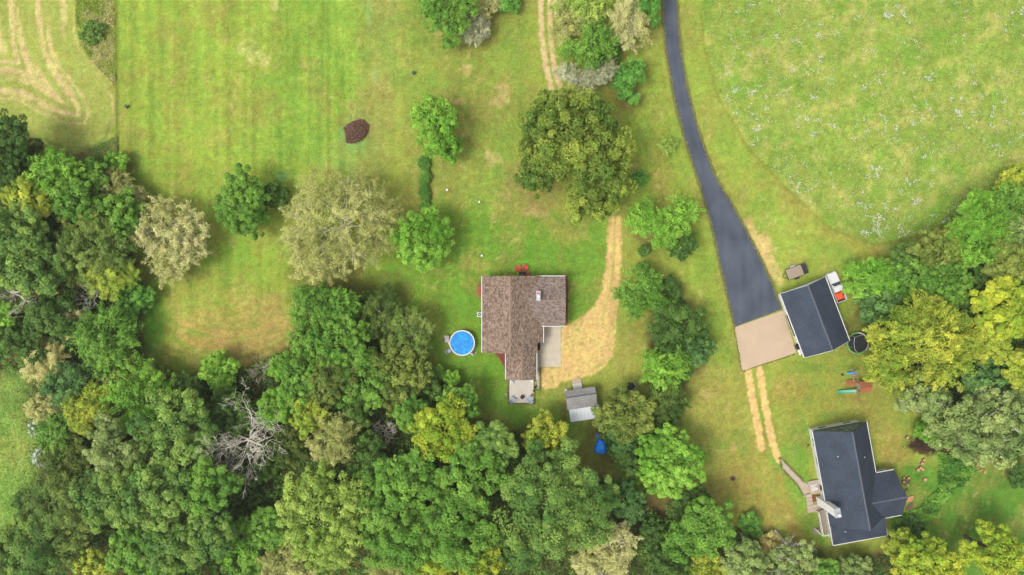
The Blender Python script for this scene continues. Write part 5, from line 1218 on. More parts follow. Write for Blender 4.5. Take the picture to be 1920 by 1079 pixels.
roof_plane('porch_roof', M['dark_roof'], wh, [H(Lm-.1, -hw, he+.55), H(Lt, -hw, he), H(Lt, hw, he), H(Lm-.1, hw, he+.55)], .14)
# east wing
be, bz = 3.0, 5.9
pN, pS = G(1675.7, 881.5, be), G(1691.8, 965.5, be); sN = (pN-o0).dot(u); sS = (pS-o0).dot(u); tE = ((pN-o0).dot(w)+(pS-o0).dot(w))/2; sM = (sN+sS)/2
tin = hw*(1-(bz-he)/(hz-he))
rn = roof_plane('wing_roof', M['dark_roof'], wh, [H(sN, hw-.25, be+.02), H(sM, tin-.2, bz+.02), H(sM, tE, bz+.02), H(sN, tE, be+.02)], .14)
roof_plane('wing_roof', M['dark_roof'], wh, [H(sS, hw-.25, be+.02), H(sS, tE, be+.02), H(sM, tE, bz+.02), H(sM, tin-.2, bz+.02)], .14)
cap('ridge_cap', M['ridge_dark'], rn, H(sM, tin-.2, bz+.02), H(sM, tE, bz+.02), .28)
for a, b in ((H(0, -hw-.07, he-.07), H(Lm, -hw-.07, he-.07)), (H(Lm, -hw-.07, he-.07), H(Lt, -hw-.07, he-.07)), (H(0, hw+.07, he-.07), H(sN, hw+.07, he-.07)), (H(sS, hw+.07, he-.07), H(Lt, hw+.07, he-.07)), (H(Lt+.07, -hw, he-.07), H(Lt+.07, hw, he-.07)), (H(sS+.07, hw, be-.07), H(sS+.07, tE, be-.07)), (H(sN-.07, hw, be-.07), H(sN-.07, tE, be-.07))):
    gutter(wh, a, b)
for a, b in ((H(-.03, -hw, he-.1), H(-.03, 0, hz-.1)), (H(-.03, 0, hz-.1), H(-.03, hw, he-.1)), (H(sN, tE+.03, be-.1), H(sM, tE+.03, bz-.1)), (H(sM, tE+.03, bz-.1), H(sS, tE+.03, be-.1))):
    mb = MB(); mb.bar(a, b, .05, .18); mb.build('fascia', M['dkmetal'], wh)
iw = hw-.5; i0, i1 = .12, Lt-.4
a1, a2, a3, a4 = H(i0, -iw), H(i0, iw), H(i1, iw), H(i1, -iw); hh = V((0, 0, he+.0))
mb = MB(); mb.add([a1, a4, a4+hh, a1+hh], [(3, 2, 1, 0)]); mb.add([a1, a2, a2+hh, a1+hh], [(0, 1, 2, 3)]); mb.add([a2, a3, a3+hh, a2+hh], [(0, 1, 2, 3)]); mb.add([a3, a4, a4+hh, a3+hh], [(0, 1, 2, 3)]); mb.build('wall', M['siding'], wh)
kz = hz-.22
mb = MB(); mb.add([H(i0-.02, -iw+.05, 1.9), H(i0-.02, iw-.05, 1.9), H(i0-.02, iw+.1, he), H(i0-.02, 0, kz), H(i0-.02, -iw-.1, he)], [(0, 1, 2, 3, 4)]); mb.add([H(Lm-.3, -iw-.3, he), H(Lm-.3, iw+.3, he), H(Lm-.3, 0, kz)], [(2, 1, 0)]); mb.build('gable_wall', M['teal'], wh)
for (t, z, ww, hh_) in ((.0, 4.1, 1.1, 1.1), (1.3, 4.1, 1.1, 1.1), (2.6, 3.85, 1.0, .9), (.0, 5.5, 1.1, 1.1), (1.2, 5.4, .9, .9), (-1.4, 4.1, 1.1, 1.1)):
    window(wh, H(i0, 0), w, -u, t, z, ww, hh_, 1, 'teal', 'pane_sky')
for s in (2.5, 6.0, 15.0): window(wh, H(0, -iw), u, -w, s, 1.6, 1.5, 1.3)
for s in (3.0, 6.5): window(wh, H(0, iw), u, w, s, 1.6, 1.5, 1.3)
window(wh, H(i0, 0), w, -u, -2.4, 1.15, 1.5, 1.1); window(wh, H(i0, 0), w, -u, 2.2, 1.15, 1.5, 1.1)
dd = MB(); c = H(11.2, -iw-.03); dd.box(c.x, c.y, 1.5, 1.0, .08, 2.1, math.atan2(u.y, u.x)); dd = dd.build('front_door', M['dkmetal'], wh)
mb = MB(); c = H(11.55, -iw-.1); mb.box(c.x, c.y, 1.45, .06, .06, .12); mb.build('handle', M['steel'], dd)
b1, b2, b3, b4 = H(sN+.4, iw), H(sN+.4, tE-.3), H(sS-.4, tE-.3), H(sS-.4, iw); bh_ = V((0, 0, be)); bm = V((0, 0, bz-.2))
mb = MB(); mb.add([b1, b2, b2+bh_, b1+bh_], [(0, 1, 2, 3)]); mb.add([b3, b4, b4+bh_, b3+bh_], [(0, 1, 2, 3)]); mid = H(sM, tE-.3); mb.add([b2, b3, b3+bh_, mid+bm, b2+bh_], [(0, 1, 2, 3, 4)]); mb.build('wing_wall', M['siding'], wh)
window(wh, b2, u, w, 3.8, 1.6, 1.8, 1.4)
# chimney
cb = G(1541, 945, 2.0); s_ = (cb-o0).dot(u); tt = -iw-.45
mb = MB(); c = H(s_, tt); rz = math.atan2(u.y, u.x); mb.box(c.x, c.y, 3.65, 1.55, .95, 7.3, rz); ch = mb.build('chimney', M['chimney'], wh)
mb = MB(); mb.box(c.x, c.y, 7.35, 1.68, 1.08, .10, rz); mb.build('chimney_cap', M['steel'], ch)
mb = MB(); mb.tube([(c.x+u.x*.3, c.y+u.y*.3, 7.35), (c.x+u.x*.3, c.y+u.y*.3, 7.85)], .17, 12); mb.tube([(c.x+u.x*.3, c.y+u.y*.3, 7.85), (c.x+u.x*.3, c.y+u.y*.3, 7.92)], .27, 12); mb.build('flue', M['white'], ch)
for s, t, z in ((4.5, -2.4, 5.45), (5.4, 2.2, 5.6), (Lm+1.2, -2.6, 3.35)):
    mb = MB(); c = H(s, t); mb.tube([(c.x, c.y, z-.2), (c.x, c.y, z+.3)], .07, 8); mb.build('vent_pipe', M['white'], wh)
# landing, steps, side stair
ld = thing('porch_landing', 'tan landing with a mat at the front door of the white house', 'porch', H(11.1, -iw-1.0), math.atan2(u.y, u.x))
for k in range(8): 
    mb = MB(); c = H(9.95+.31*k, -iw-1.0); mb.box(c.x, c.y, .38, .29, 2.0, .08, rz); mb.build('plank', M['path'], ld)
mb = MB(); c = H(11.05, -iw-1.0); mb.box(c.x, c.y, .17, 2.4, 1.9, .33, rz); mb.build('base', M['concrete'], ld)
t = thing('doormat', 'pinkish grey mat on the landing of the white house', 'mat', (H(11.1, -iw-1.05).x, H(11.1, -iw-1.05).y, .42), rz); mb = MB(local=True); mb.box(0, 0, .012, 1.2, 1.3, .02); mb.build('mat', M['brass'], t)
t = thing('porch_pot', 'white pot standing on the landing mat', 'pot', (H(11.2, -iw-.9).x, H(11.2, -iw-.9).y, .44)); mb = MB(local=True); mb.lathe((0, 0, 0), [(.14, 0), (.24, .35), (.27, .36), (.2, .37), (.01, .30)], 14); mb.build('pot', M['white'], t)
st = thing('garden_steps', 'row of broad tan steps beside the landing of the white house', 'steps', H(14, -iw-2.2), rz)
for k in range(5):
    mb = MB(); s0_ = 12.5+k*.72; wid = 1.15 if k < 3 else 2.6; tc_ = -iw-2.35 if k < 3 else -iw-1.65; c = H(s0_, tc_); mb.box(c.x, c.y, .34-.07*k, .62, wid, .10, rz); mb.build('tread', M['path'], st)
    mb = MB(); c = H(s0_+.33, tc_); mb.box(c.x, c.y, .30-.07*k, .05, wid, .16, rz); mb.build('riser', M['wood'], st)
bed('mulch_bed', [(1521, 929), (1521.5, 942), (1537, 940), (1536, 927)], .06, M['mulch'])
ss = thing('side_stair', 'weathered wooden side deck with white railings below the chimney', 'deck', H(18, -iw-1.0), rz)
for k in range(13):
    mb = MB(); c = H(15.6+k*.33, -iw-.75); mb.box(c.x, c.y, .62-.02*(k % 2), .30, 1.3, .05, rz); mb.build('plank', M['deck'], ss)
for s in (15.5, 17.6, 19.75):
    for t in (-iw-1.45,):
        c = H(s, t); mb = MB(); mb.box(c.x, c.y, .8, .12, .12, 1.6, rz); mb.build('post', M['white'], ss)
mb = MB(); mb.bar(H(15.5, -iw-1.45, 1.6), H(19.75, -iw-1.45, 1.6), .14, .08); mb.build('rail', M['white'], ss)
mb = MB(); mb.bar(H(15.5, -iw-1.45, 1.0), H(19.75, -iw-1.45, 1.0), .08, .06); mb.build('rail', M['white'], ss)
mb = MB(); mb.bar(H(19.8, -iw-1.5, 1.6), H(19.8, -iw-.05, 1.6), .14, .08); mb.build('rail', M['white'], ss)
for k in range(4): mb = MB(); c = H(19.3+.0, -iw-1.75-.28*k); mb.box(c.x, c.y, .5-.12*k, 1.1, .26, .05, rz); mb.build('stair_tread', M['deck'], ss)
mb = MB(); mb.bar(H(19.85, -iw-1.5, 1.5), H(18.3, -iw-2.7, .9), .1, .08); mb.build('rail', M['white'], ss)
planter(1514.5, 836, .2, .3, 'small pot with yellow flowers at the left wall of the white house', 'black', 'yl')

# ---- shed
sh_e, sh_z = 2.2, 3.5
A, B = G(1058.8, 733.8, sh_e), G(1115, 725.3, sh_e); ux = (B-A); ux.z = 0; ul = ux.length; ux.normalize(); uy = V((ux.y, -ux.x, 0))   # uy points down the picture
def Q(a, b, z=0.0): return V((A.x+ux.x*a+uy.x*b, A.y+ux.y*a+uy.y*b, z))
sd = thing('shed', 'small grey-roofed shed with a white metal lean-to', 'shed', Q(ul/2, 2.5))
rd = 1.05
r1 = roof_plane('roof', M['grey_roof'], sd, [Q(0, 0, sh_e), Q(0, rd, sh_z), Q(ul, rd, sh_z), Q(ul, 0, sh_e)], .1)
roof_plane('roof', M['grey_roof'], sd, [Q(0, rd, sh_z), Q(0, rd+2.5, sh_e), Q(ul, rd+2.5, sh_e), Q(ul, rd, sh_z)], .1)
cap('ridge_cap', M['ridge_dark'], r1, Q(0, rd, sh_z), Q(ul, rd, sh_z), .25)
for k in range(8):
    a0, a1 = ul*k/8+.01+.25, ul*(k+1)/8-.01+.25; roof_plane('sheet', M['metal_roof'], sd, [Q(a0, rd+2.42, sh_e-.12+.015*(k % 2)), Q(a0, rd+4.9, sh_e-.6+.015*(k % 2)), Q(a1, rd+4.9, sh_e-.6+.015*(k % 2)), Q(a1, rd+2.42, sh_e-.12+.015*(k % 2))], .03)
mb = MB(); p1, p2, p3, p4 = Q(.2, .25), Q(.2, rd+2.35), Q(ul-.2, rd+2.35), Q(ul-.2, .25); hh = V((0, 0, sh_e)); rg1, rg2 = Q(.2, rd, sh_z-.15), Q(ul-.2, rd, sh_z-.15)
mb.add([p1, p2, p2+hh, rg1, p1+hh], [(0, 1, 2, 3, 4)]); mb.add([p3, p4, p4+hh, rg2, p3+hh], [(0, 1, 2, 3, 4)]); mb.add([p4, p1, p1+hh, p4+hh], [(0, 1, 2, 3)]); mb.add([p2, p3, p3+hh, p2+hh], [(0, 1, 2, 3)]); mb.build('wall', M['cream'], sd)
for a in (.4, ul/2+.2, ul+.1): mb = MB(); c = Q(a, rd+4.75); mb.box(c.x, c.y, .78, .12, .12, 1.56); mb.build('post', M['wood'], sd)
mb = MB(); c = Q(2.6, .2); mb.box(c.x, c.y, 1.0, 1.6, .06, 1.9, math.atan2(ux.y, ux.x)); dr = mb.build('door', M['white'], sd)
mb = MB(); c = Q(3.2, .14); mb.box(c.x, c.y, 1.0, .05, .08, .16, 0); mb.build('handle', M['dkmetal'], dr)
rp = thing('shed_ramp', 'short pale wooden ramp in front of the shed', 'ramp', Q(2.6, -.6), math.atan2(ux.y, ux.x))
for k in range(6): mb = MB(); mb.add([Q(1.75, .15-.3*k, .42-.06*k), Q(3.45, .15-.3*k, .42-.06*k), Q(3.45, -.13-.3*k, .37-.06*k), Q(1.75, -.13-.3*k, .37-.06*k)]+[Q(1.75, .15-.3*k, .36-.06*k), Q(3.45, .15-.3*k, .36-.06*k), Q(3.45, -.13-.3*k, .31-.06*k), Q(1.75, -.13-.3*k, .31-.06*k)], [(3, 2, 1, 0), (4, 5, 6, 7), (0, 1, 5, 4), (1, 2, 6, 5), (2, 3, 7, 6), (3, 0, 4, 7)]); mb.build('plank', M['brass' if k < 3 else 'path'], rp)

# ------------------------------------------------------------------ vehicles and yard things
def wheel(parent, x, y, r, wd):
    mb = MB(local=True); mb.tube([(x-wd/2, y, r), (x-wd/2+.03, y, r), (x+wd/2-.03, y, r), (x+wd/2, y, r)], [r*.9, r, r, r*.9], 20); o = mb.build('wheel', M['black'], parent, True)
    mb = MB(local=True); mb.tube([(x-wd/2-.01, y, r), (x+wd/2+.01, y, r)], r*.55, 12); mb.build('rim', M['steel'], o)
def loft(mb, secs):
    """secs: (y, z0, z1, half width low, half width high) -> closed body along Y"""
    vs = []
    for y, z0, z1, w0, w1 in secs: vs += [(-w0, y, z0), (w0, y, z0), (w0*1.0, y, z0+(z1-z0)*.6), (w1, y, z1), (-w1, y, z1), (-w0*1.0, y, z0+(z1-z0)*.6)]
    fs = [(i*6+k, i*6+(k+1) % 6, (i+1)*6+(k+1) % 6, (i+1)*6+k) for i in range(len(secs)-1) for k in range(6)]
    fs += [tuple(range(6))[::-1], tuple(range((len(secs)-1)*6, len(secs)*6))]; mb.add(vs, fs)
tk = thing('pickup_truck', 'white pickup with a bright orange-red load in its bed behind the garage', 'truck', G(1568.5, 538.5, .9)-V((0, 0, .9)), math.radians(21))
mb = MB(local=True); loft(mb, [(.35, .45, 1.05, .97, .93), (1.0, .42, 1.12, .99, .92), (2.0, .42, 1.08, .98, .90), (2.65, .45, 1.0, .95, .86), (2.82, .5, .85, .88, .80)]); mb.build('hood', M['white'], tk, bevel=.03)
mb = MB(local=True); loft(mb, [(-.85, .45, 1.1, .98, .94), (.40, .45, 1.1, .98, .94)]); loft(mb, [(-.80, 1.1, 1.72, .92, .74), (-.25, 1.1, 1.80, .93, .76), (.10, 1.1, 1.76, .93, .74), (.28, 1.1, 1.6, .93, .72), (.85, 1.08, 1.14, .92, .90)]); mb.build('cab', M['white'], tk, bevel=.03)
ws = MB(local=True); ws.add([(-.68, .31, 1.63), (.68, .31, 1.63), (.86, .86, 1.17), (-.86, .86, 1.17), (-.68, .30, 1.60), (.68, .30, 1.60), (.86, .84, 1.12), (-.86, .84, 1.12)], [(0, 3, 2, 1), (4, 5, 6, 7), (0, 1, 5, 4), (1, 2, 6, 5), (2, 3, 7, 6), (3, 0, 4, 7)]); ws.build('windshield', M['glass'], tk)
mb = MB(local=True); mb.box(0, -.84, 1.42, 1.35, .06, .38); mb.build('rear_window', M['glass'], tk)
for s in (-1, 1):
    mb = MB(local=True); mb.add([(s*.945, -.6, 1.17), (s*.945, .45, 1.17), (s*.80, .22, 1.62), (s*.80, -.6, 1.64), (s*.90, -.6, 1.17), (s*.90, .45, 1.17), (s*.76, .22, 1.62), (s*.76, -.6, 1.64)], [(0, 1, 2, 3), (7, 6, 5, 4), (0, 4, 5, 1), (1, 5, 6, 2), (2, 6, 7, 3), (3, 7, 4, 0)]); mb.build('side_window', M['glass'], tk)
    mb = MB(local=True); mb.box(s*1.08, .55, 1.2, .2, .1, .16); mb.build('mirror', M['black'], tk, bevel=.02)
    mb = MB(local=True); mb.box(s*.93, -1.85, .82, .10, 2.0, .62); mb.build('bed_side', M['white'], tk, bevel=.02)
    mb = MB(local=True); mb.box(s*.72, 2.80, .72, .36, .08, .18); mb.build('headlight', M['brass'], tk, bevel=.02)
    mb = MB(local=True); mb.box(s*.93, -2.87, .85, .12, .05, .3); mb.build('tail_light', M['redplastic'], tk)
    for y in (1.85, -1.75): wheel(tk, s*.86, y, .38, .24)
    mb = MB(local=True); mb.box(s*.58, 1.5, 1.105, .03, 1.7, .03); mb.build('hood_crease', M['trim'], tk)
mb = MB(local=True); mb.box(0, -2.83, .82, 1.9, .07, .6); mb.build('tailgate', M['white'], tk, bevel=.02)
mb = MB(local=True); mb.box(0, -1.85, .55, 1.8, 2.0, .06); mb.build('bed_floor', M['dkmetal'], tk)
mb = MB(local=True); mb.box(0, 2.88, .5, 1.9, .12, .2); mb.box(0, -2.95, .5, 1.8, .12, .18); mb.build('bumper', M['steel'], tk, bevel=.02)
mb = MB(local=True); mb.box(0, 2.84, .68, 1.0, .04, .2); mb.build('grille', M['black'], tk)
tp = thing('orange_tarp', 'bright orange-red tarp bundle filling the bed of the white pickup', 'tarp', tk.matrix_world.translation, math.radians(21)); tp.location = tk.location
FRAME[tp.name] = Matrix.Translation(tk.location) @ Matrix.Rotation(math.radians(21), 4, 'Z')
mb = MB(local=True); n = 9; r_ = random.Random(4); vs, fs = [], []
for j in range(n):
    for i in range(n):
        x, y = -.78+1.56*i/(n-1), -2.5+1.5*j/(n-1); e = min(i, j, n-1-i, n-1-j); vs.append((x+r_.uniform(-.05, .05), y+r_.uniform(-.05, .05), (.62 if e == 0 else 1.05 if e == 1 else 1.2)+r_.uniform(-.07, .07)))
fs = [(j*n+i, j*n+i+1, (j+1)*n+i+1, (j+1)*n+i) for j in range(n-1) for i in range(n-1)]
k0 = len(vs); vs += [(v_[0], v_[1], .585) for v_ in vs[:]]
rim = [i for i in range(n)]+[j*n+n-1 for j in range(1, n)]+[(n-1)*n+i for i in range(n-2, -1, -1)]+[j*n for j in range(n-2, 0, -1)]
fs += [(rim[i], rim[i-1], rim[i-1]+k0, rim[i]+k0) for i in range(len(rim))]; fs += [tuple(rim[i]+k0 for i in range(len(rim)-1, -1, -1))]
mb.add(vs, fs); mb.build('cover', M['orange'], tp)

tr = thing('utility_trailer', 'small utility trailer with brown plank bed beside the asphalt drive', 'trailer', G(1487.5, 511), math.radians(21))
for k in range(8): mb = MB(local=True); mb.box(0, -.88+.25*k, .62, 3.0, .24, .05); mb.build('plank', M['deck'], tr)
mb = MB(local=True)
for s in (-1, 1): mb.bar((-1.55, s*1.02, .62), (1.55, s*1.02, .62), .07, .14)
for x in (-1.55, 1.55): mb.bar((x, -1.02, .62), (x, 1.02, .62), .07, .14)
mb.build('frame', M['dkmetal'], tr)
mb = MB(local=True); mb.bar((-1.5, .7, .5), (-2.5, 0, .5), .08); mb.bar((-1.5, -.7, .5), (-2.5, 0, .5), .08); mb.build('hitch', M['dkmetal'], tr)
mb = MB(local=True); mb.add([(1.58, -1.0, .68), (1.58, 1.0, .68), (2.1, 1.0, 1.35), (2.1, -1.0, 1.35), (1.62, -1, .66), (1.62, 1, .66), (2.14, 1, 1.33), (2.14, -1, 1.33)], [(0, 1, 2, 3), (7, 6, 5, 4), (0, 4, 5, 1), (1, 5, 6, 2), (2, 6, 7, 3), (3, 7, 4, 0)]); mb.build('tail_ramp', M['dkmetal'], tr)
for s in (-1, 1):
    wheel_root = tr; mb = MB(local=True); mb.tube([(0, s*1.12, .32), (0, s*1.32, .32)], .32, 18); wo_ = mb.build('wheel', M['black'], tr, True); mb = MB(local=True); mb.tube([(0, s*1.11, .32), (0, s*1.33, .32)], .17, 12); mb.build('rim', M['steel'], wo_)
    mb = MB(local=True); mb.box(0, s*1.22, .70, .9, .28, .04); mb.build('fender', M['steel' if s > 0 else 'dkmetal'], tr, bevel=.01)

tm = thing('trampoline', 'round trampoline with black mat and green edge padding behind the garage', 'trampoline', G(1608.5, 644, .9)-V((0, 0, .9)))
R_ = 2.0; mb = MB(local=True); mb.lathe((0, 0, .86), [(R_-.28, 0), (R_-.28, .02), (.01, .01)], 40); mb.build('mat', M['black'], tm)
for k in range(8):
    a = k*math.pi/4; mb = MB(local=True); mb.ring((0, 0), R_-.16, R_+.02, .88, .93, 6, a+.02, a+math.pi/4-.02); mb.build('pad', M['green_pad' if k not in (1, 7) else 'brass'], tm)
mb = MB(local=True); mb.ring((0, 0), R_+.0, R_+.06, .80, .86, 40); mb.build('frame', M['steel'], tm)
for k in range(6):
    a = k*math.pi/3+.3; x, y = math.cos(a)*(R_+.06), math.sin(a)*(R_+.06); mb = MB(local=True); mb.tube([(x, y, 0), (x, y, 1.6), (x*.97, y*.97, 2.5)], .035, 6); mb.build('pole', M['steel'], tm)
    mb = MB(local=True); mb.bar((x*.95, y*.95, 0), (x*.95, y*.95, .85), .05); mb.build('leg', M['steel'], tm)
mb = MB(local=True); pts = [(math.cos(a*.3)*R_*1.0, math.sin(a*.3)*R_*1.0, 2.5) for a in range(0, 12)]; mb.tube([(-1.3, 1.2, 2.35), (-1.45, .3, 2.3), (-1.35, -.9, 2.35), (-.9, -1.6, 2.4)], .03, 5); mb.tube([(-1.3, 1.2, 2.35), (.2, 1.75, 2.4)], .03, 5); mb.build('net_rail', M['steel'], tm)

# play set
ps = thing('play_set', 'wooden play set with brown roof, green slide and blue swing behind the garage', 'play set', G(1604, 722))
mb = MB()
def P3(px, py, z): return G(px, py, z)
tw = [(1598, 716), (1613, 713), (1616, 728), (1601, 731)]
for px, py in tw:
    mb = MB(); a = P3(px, py, 0); mb.box(a.x, a.y, 1.5, .11, .11, 3.0, .12); mb.build('post', M['cedar'], ps)
a, b, c, d = [G(px, py) for px, py in tw]
for k in range(6):
    t0 = (k+.5)/6; p0, p1 = a.lerp(b, 0)+(d-a)*t0, b+(c-b)*t0; mb = MB(); mb.bar(p0+V((0, 0, 1.3)), p1+V((0, 0, 1.3)), .22, .04); mb.build('plank', M['wood'], ps)
ra_, rb_ = (a+d)/2+V((-.2, 0, 3.75)), (b+c)/2+V((.2, 0, 3.75)); up_ = V((0, 0, 2.9)); o1 = V((.0, .25, 0))
roof_plane('roof', M['cedar'], ps, [d-o1+up_+V((-.2, 0, 0)), c-o1+up_+V((.2, 0, 0)), rb_, ra_], .06)
roof_plane('roof', M['cedar'], ps, [ra_, rb_, b+o1+up_+V((.2, 0, 0)), a+o1+up_+V((-.2, 0, 0))], .06)
lo = G(1570, 735); hi = G(1600, 731.5); dv = (hi-lo); dv.z = 0; n_ = V((-dv.y, dv.x, 0)).normalized()
mb = MB(); secs = 8; vs = []; fs = []
for i in range(secs+1):
    t0 = i/secs; p = lo+dv*t0; z = .18+1.15*(t0**1.25)
    for s, h_ in ((-.30, .16), (-.24, .16), (-.2, .02), (.2, .02), (.24, .16), (.30, .16), (.26, -.06), (-.26, -.06)): vs.append((p.x+n_.x*s, p.y+n_.y*s, z+h_))
fs = [(i*8+k, i*8+(k+1) % 8, (i+1)*8+(k+1) % 8, (i+1)*8+k) for i in range(secs) for k in range(8)]; fs += [tuple(range(8)), tuple(range(secs*8, secs*8+8))[::-1]]
mb.add(vs, fs); mb.build('slide', M['green_slide'], ps)
# climbing ramp of planks
for k in range(7):
    mb = MB(); p = G(1586+k*2.2, 718-k*.25); mb.box(p.x, p.y, .25+.16*k, .19, .95, .05, .05); mb.build('rung', M['cedar'], ps)
mb = MB()
for s in (-1, 1): a_ = G(1585, 718+s*4.2); b_ = G(1600, 716.4+s*4.2); mb.bar(a_+V((0, 0, .12)), b_+V((0, 0, 1.3)), .07)
mb.build('ladder_rail', M['redwood'], ps)
# swing beam north, posts
bm0, bm1 = G(1601, 716, 2.4), G(1597.5, 693, 2.4)
mb = MB(); mb.bar(bm0, bm1, .12); mb.build('swing_beam', M['wood'], ps)
for px in (1611, 1590): mb = MB(); mb.bar(G(px, 693), bm1, .10); mb.build('a_frame_leg', M['wood'], ps)
mb = MB(); mb.bar(G(1609, 716, 2.3), G(1605, 694, 1.9), .10); mb.build('brace', M['wood'], ps)
mb = MB(); mb.bar(G(1606, 730, 2.3), G(1611, 755, .2), .11); mb.build('a_frame_leg', M['wood'], ps)
sw = G(1600, 699.5); mb = MB(); mb.box(sw.x-.6, sw.y, .55, 1.7, .34, .12, .06); gl = mb.build('glider', M['blueplastic'], ps, bevel=.04)
mb = MB(); mb.box(sw.x-.1, sw.y, .75, .12, 1.1, .35, .06); mb.build('glider_back', M['blueplastic'], gl, bevel=.03)
for s in (-.4, .3): mb = MB(); mb.tube([(sw.x+s, sw.y, .6), (bm1.x+.15, bm1.y-.6, 2.35)], .015, 4); mb.build('chain', M['steel'], gl)
t = thing('ball', 'small dark ball on the grass left of the play set', 'ball', G(1578.5, 703)); mb = MB(local=True); mb.lathe((0, 0, .22), [(.01, -.22), (.13, -.18), (.2, -.09), (.22, 0), (.2, .09), (.13, .18), (.01, .22)], 14); mb.build('ball', M['dkmetal'], t, True)
t = thing('ball', 'pale ball beside the brown roof of the play set', 'ball', G(1631, 716.5)); mb = MB(local=True); mb.lathe((0, 0, .25), [(.01, -.25), (.15, -.2), (.23, -.1), (.25, 0), (.23, .1), (.15, .2), (.01, .25)], 14); mb.build('ball', M['freshwood'], t, True)
t = thing('toy_bucket', 'orange toy bucket between swing and climbing ramp', 'bucket', G(1598.5, 704)); mb = MB(local=True); mb.lathe((0, 0, 0), [(.12, 0), (.18, .3), (.19, .3), (.15, .28), (.01, .06)], 12); mb.build('pail', M['orange'], t)
t = thing('weathered_board', 'pale weathered board lying at the foot of the golden tree', 'board', G(1702, 752), math.radians(-18)); mb = MB(local=True); mb.box(0, 0, .06, 2.1, .28, .07); mb.box(.1, .3, .06, 1.9, .26, .07); mb.build('plank', M['brass'], t)

# tarp by the shed
bt = thing('tarp_covered_pile', 'bright blue tarp draped over a pile below the shed', 'tarp', G(1126, 836))
mb = MB(local=True); r_ = random.Random(9); n = 12; vs = []; 
pts = [(0, 1.15), (.45, .9), (.75, .3), (.95, -.4), (.85, -1.05), (.35, -1.25), (-.3, -1.3), (-.85, -1.1), (-.95, -.4), (-.75, .3), (-.5, .9), (-.2, 1.2)]
rings = ((1.0, .03), (.93, .42), (.74, .72), (.38, .85))
for s, z in rings:
    for x, y in pts: vs.append((x*s+r_.uniform(-.06, .06), y*s-.1*(1-s)+r_.uniform(-.06, .06), z+r_.uniform(-.06, .06)*(z > .1)))
fs = [(i*n+k, i*n+(k+1) % n, (i+1)*n+(k+1) % n, (i+1)*n+k) for i in range(3) for k in range(n)]; fs = [f[::-1] for f in fs]; fs.append(tuple(range(3*n, 4*n))[::-1]); mb.add(vs, fs); mb.build('tarp', M['bluetarp'], bt)
mb = MB(local=True); mb.add([(-.65, 1.35, .06), (-.35, 1.3, .08), (-.3, 1.7, .05), (-.6, 1.95, .04), (-.5, 1.6, .22)], [(0, 1, 4), (1, 2, 4), (2, 3, 4), (3, 0, 4)]); mb.build('loose_corner', M['bluetarp'], bt); bt.scale = (1.25, 1.2, 1.1)

# dark cart half under the olive oak
ct = thing('dump_cart', 'dark yard cart with a pale rail half under the olive oak', 'cart', G(1181, 726), math.radians(40))
mb = MB(local=True); mb.add([(-.8, -.45, .35), (.8, -.45, .35), (.8, .45, .35), (-.8, .45, .35), (-.95, -.55, .8), (.95, -.55, .8), (.95, .55, .8), (-.95, .55, .8)], [(3, 2, 1, 0), (0, 1, 5, 4), (1, 2, 6, 5), (2, 3, 7, 6), (3, 0, 4, 7), (0, 1, 2, 3)]); mb.build('tub', M['dkmetal'], ct)
mb = MB(local=True); mb.bar((-.97, -.57, .82), (.97, -.57, .82), .08); mb.bar((.97, -.57, .82), (.97, .57, .82), .08); mb.bar((-.97, -.57, .82), (-1.7, -.2, .6), .06); mb.build('rail', M['steel'], ct)
for s in (-1, 1): mb = MB(local=True); mb.tube([(.2, s*.62, .28), (.2, s*.76, .28)], .28, 16); mb.build('wheel', M['black'], ct, True)

# fire ring on the dry lawn
t = thing('fire_ring', 'small rusty fire ring on the dry lawn', 'fire pit', G(1373.5, 897.5)); mb = MB(local=True); mb.ring((0, 0), .34, .44, 0, .3, 24); mb.build('ring', M['logbark'], t); mb = MB(local=True); mb.lathe((0, 0, 0), [(.36, 0), (.3, .06), (.01, .1)], 16); mb.build('ash', M['ash'], t)

# firewood and logs
def round_log(name, label, px, py, r, ln, rz, cat, upright=False, z0=0, group=None, mat='logbark', pitch=0):
    p = G(px, py); t = thing(name, label, cat, (p.x, p.y, z0), rz, group); mb = MB(local=True); end = MB(local=True)
    if upright: mb.tube([(0, 0, 0), (0, 0, ln)], [r*1.05, r], 10); end.tube([(0, 0, ln+.002), (0, 0, ln+.012)], r*.9, 10)
    else:
        mb.tube([(-ln/2, 0, r), (-ln*.2, r*.1, r*1.02), (ln*.2, -r*.08, r), (ln/2, 0, r)], [r, r*.96, r*.98, r*.9], 10)
        for s in (-1, 1): end.tube([(s*(ln/2+.002), 0, r), (s*(ln/2+.012), 0, r)], r*.8, 10)
    mb.build('bark', M[mat], t, False); end.build('cut_face', M['freshwood'], t); return t
LBL = {'row': 'split wood round in the short row behind the white house', 'heap': 'cut wood piece in the heap beside the wing of the white house', 'lay': 'pale round in the stack of split logs by the corner of the wing'}
r_ = random.Random(21)
for nth, (px, py) in zip(('topmost', 'second from the top', 'third from the top', 'lowest', 'rightmost lower'), ((1731, 862), (1727.5, 869), (1724.5, 877), (1720, 881), (1728.5, 880))): round_log('wood_round', nth+' wood round in the short row behind the white house', px, py, r_.uniform(.28, .36), r_.uniform(.3, .42), 0, 'log', True, group='row of wood rounds')
round_log('wood_round', 'single cut round lying on the grass right of the wood heap', 1733, 899, .36, .35, 0, 'log', True)
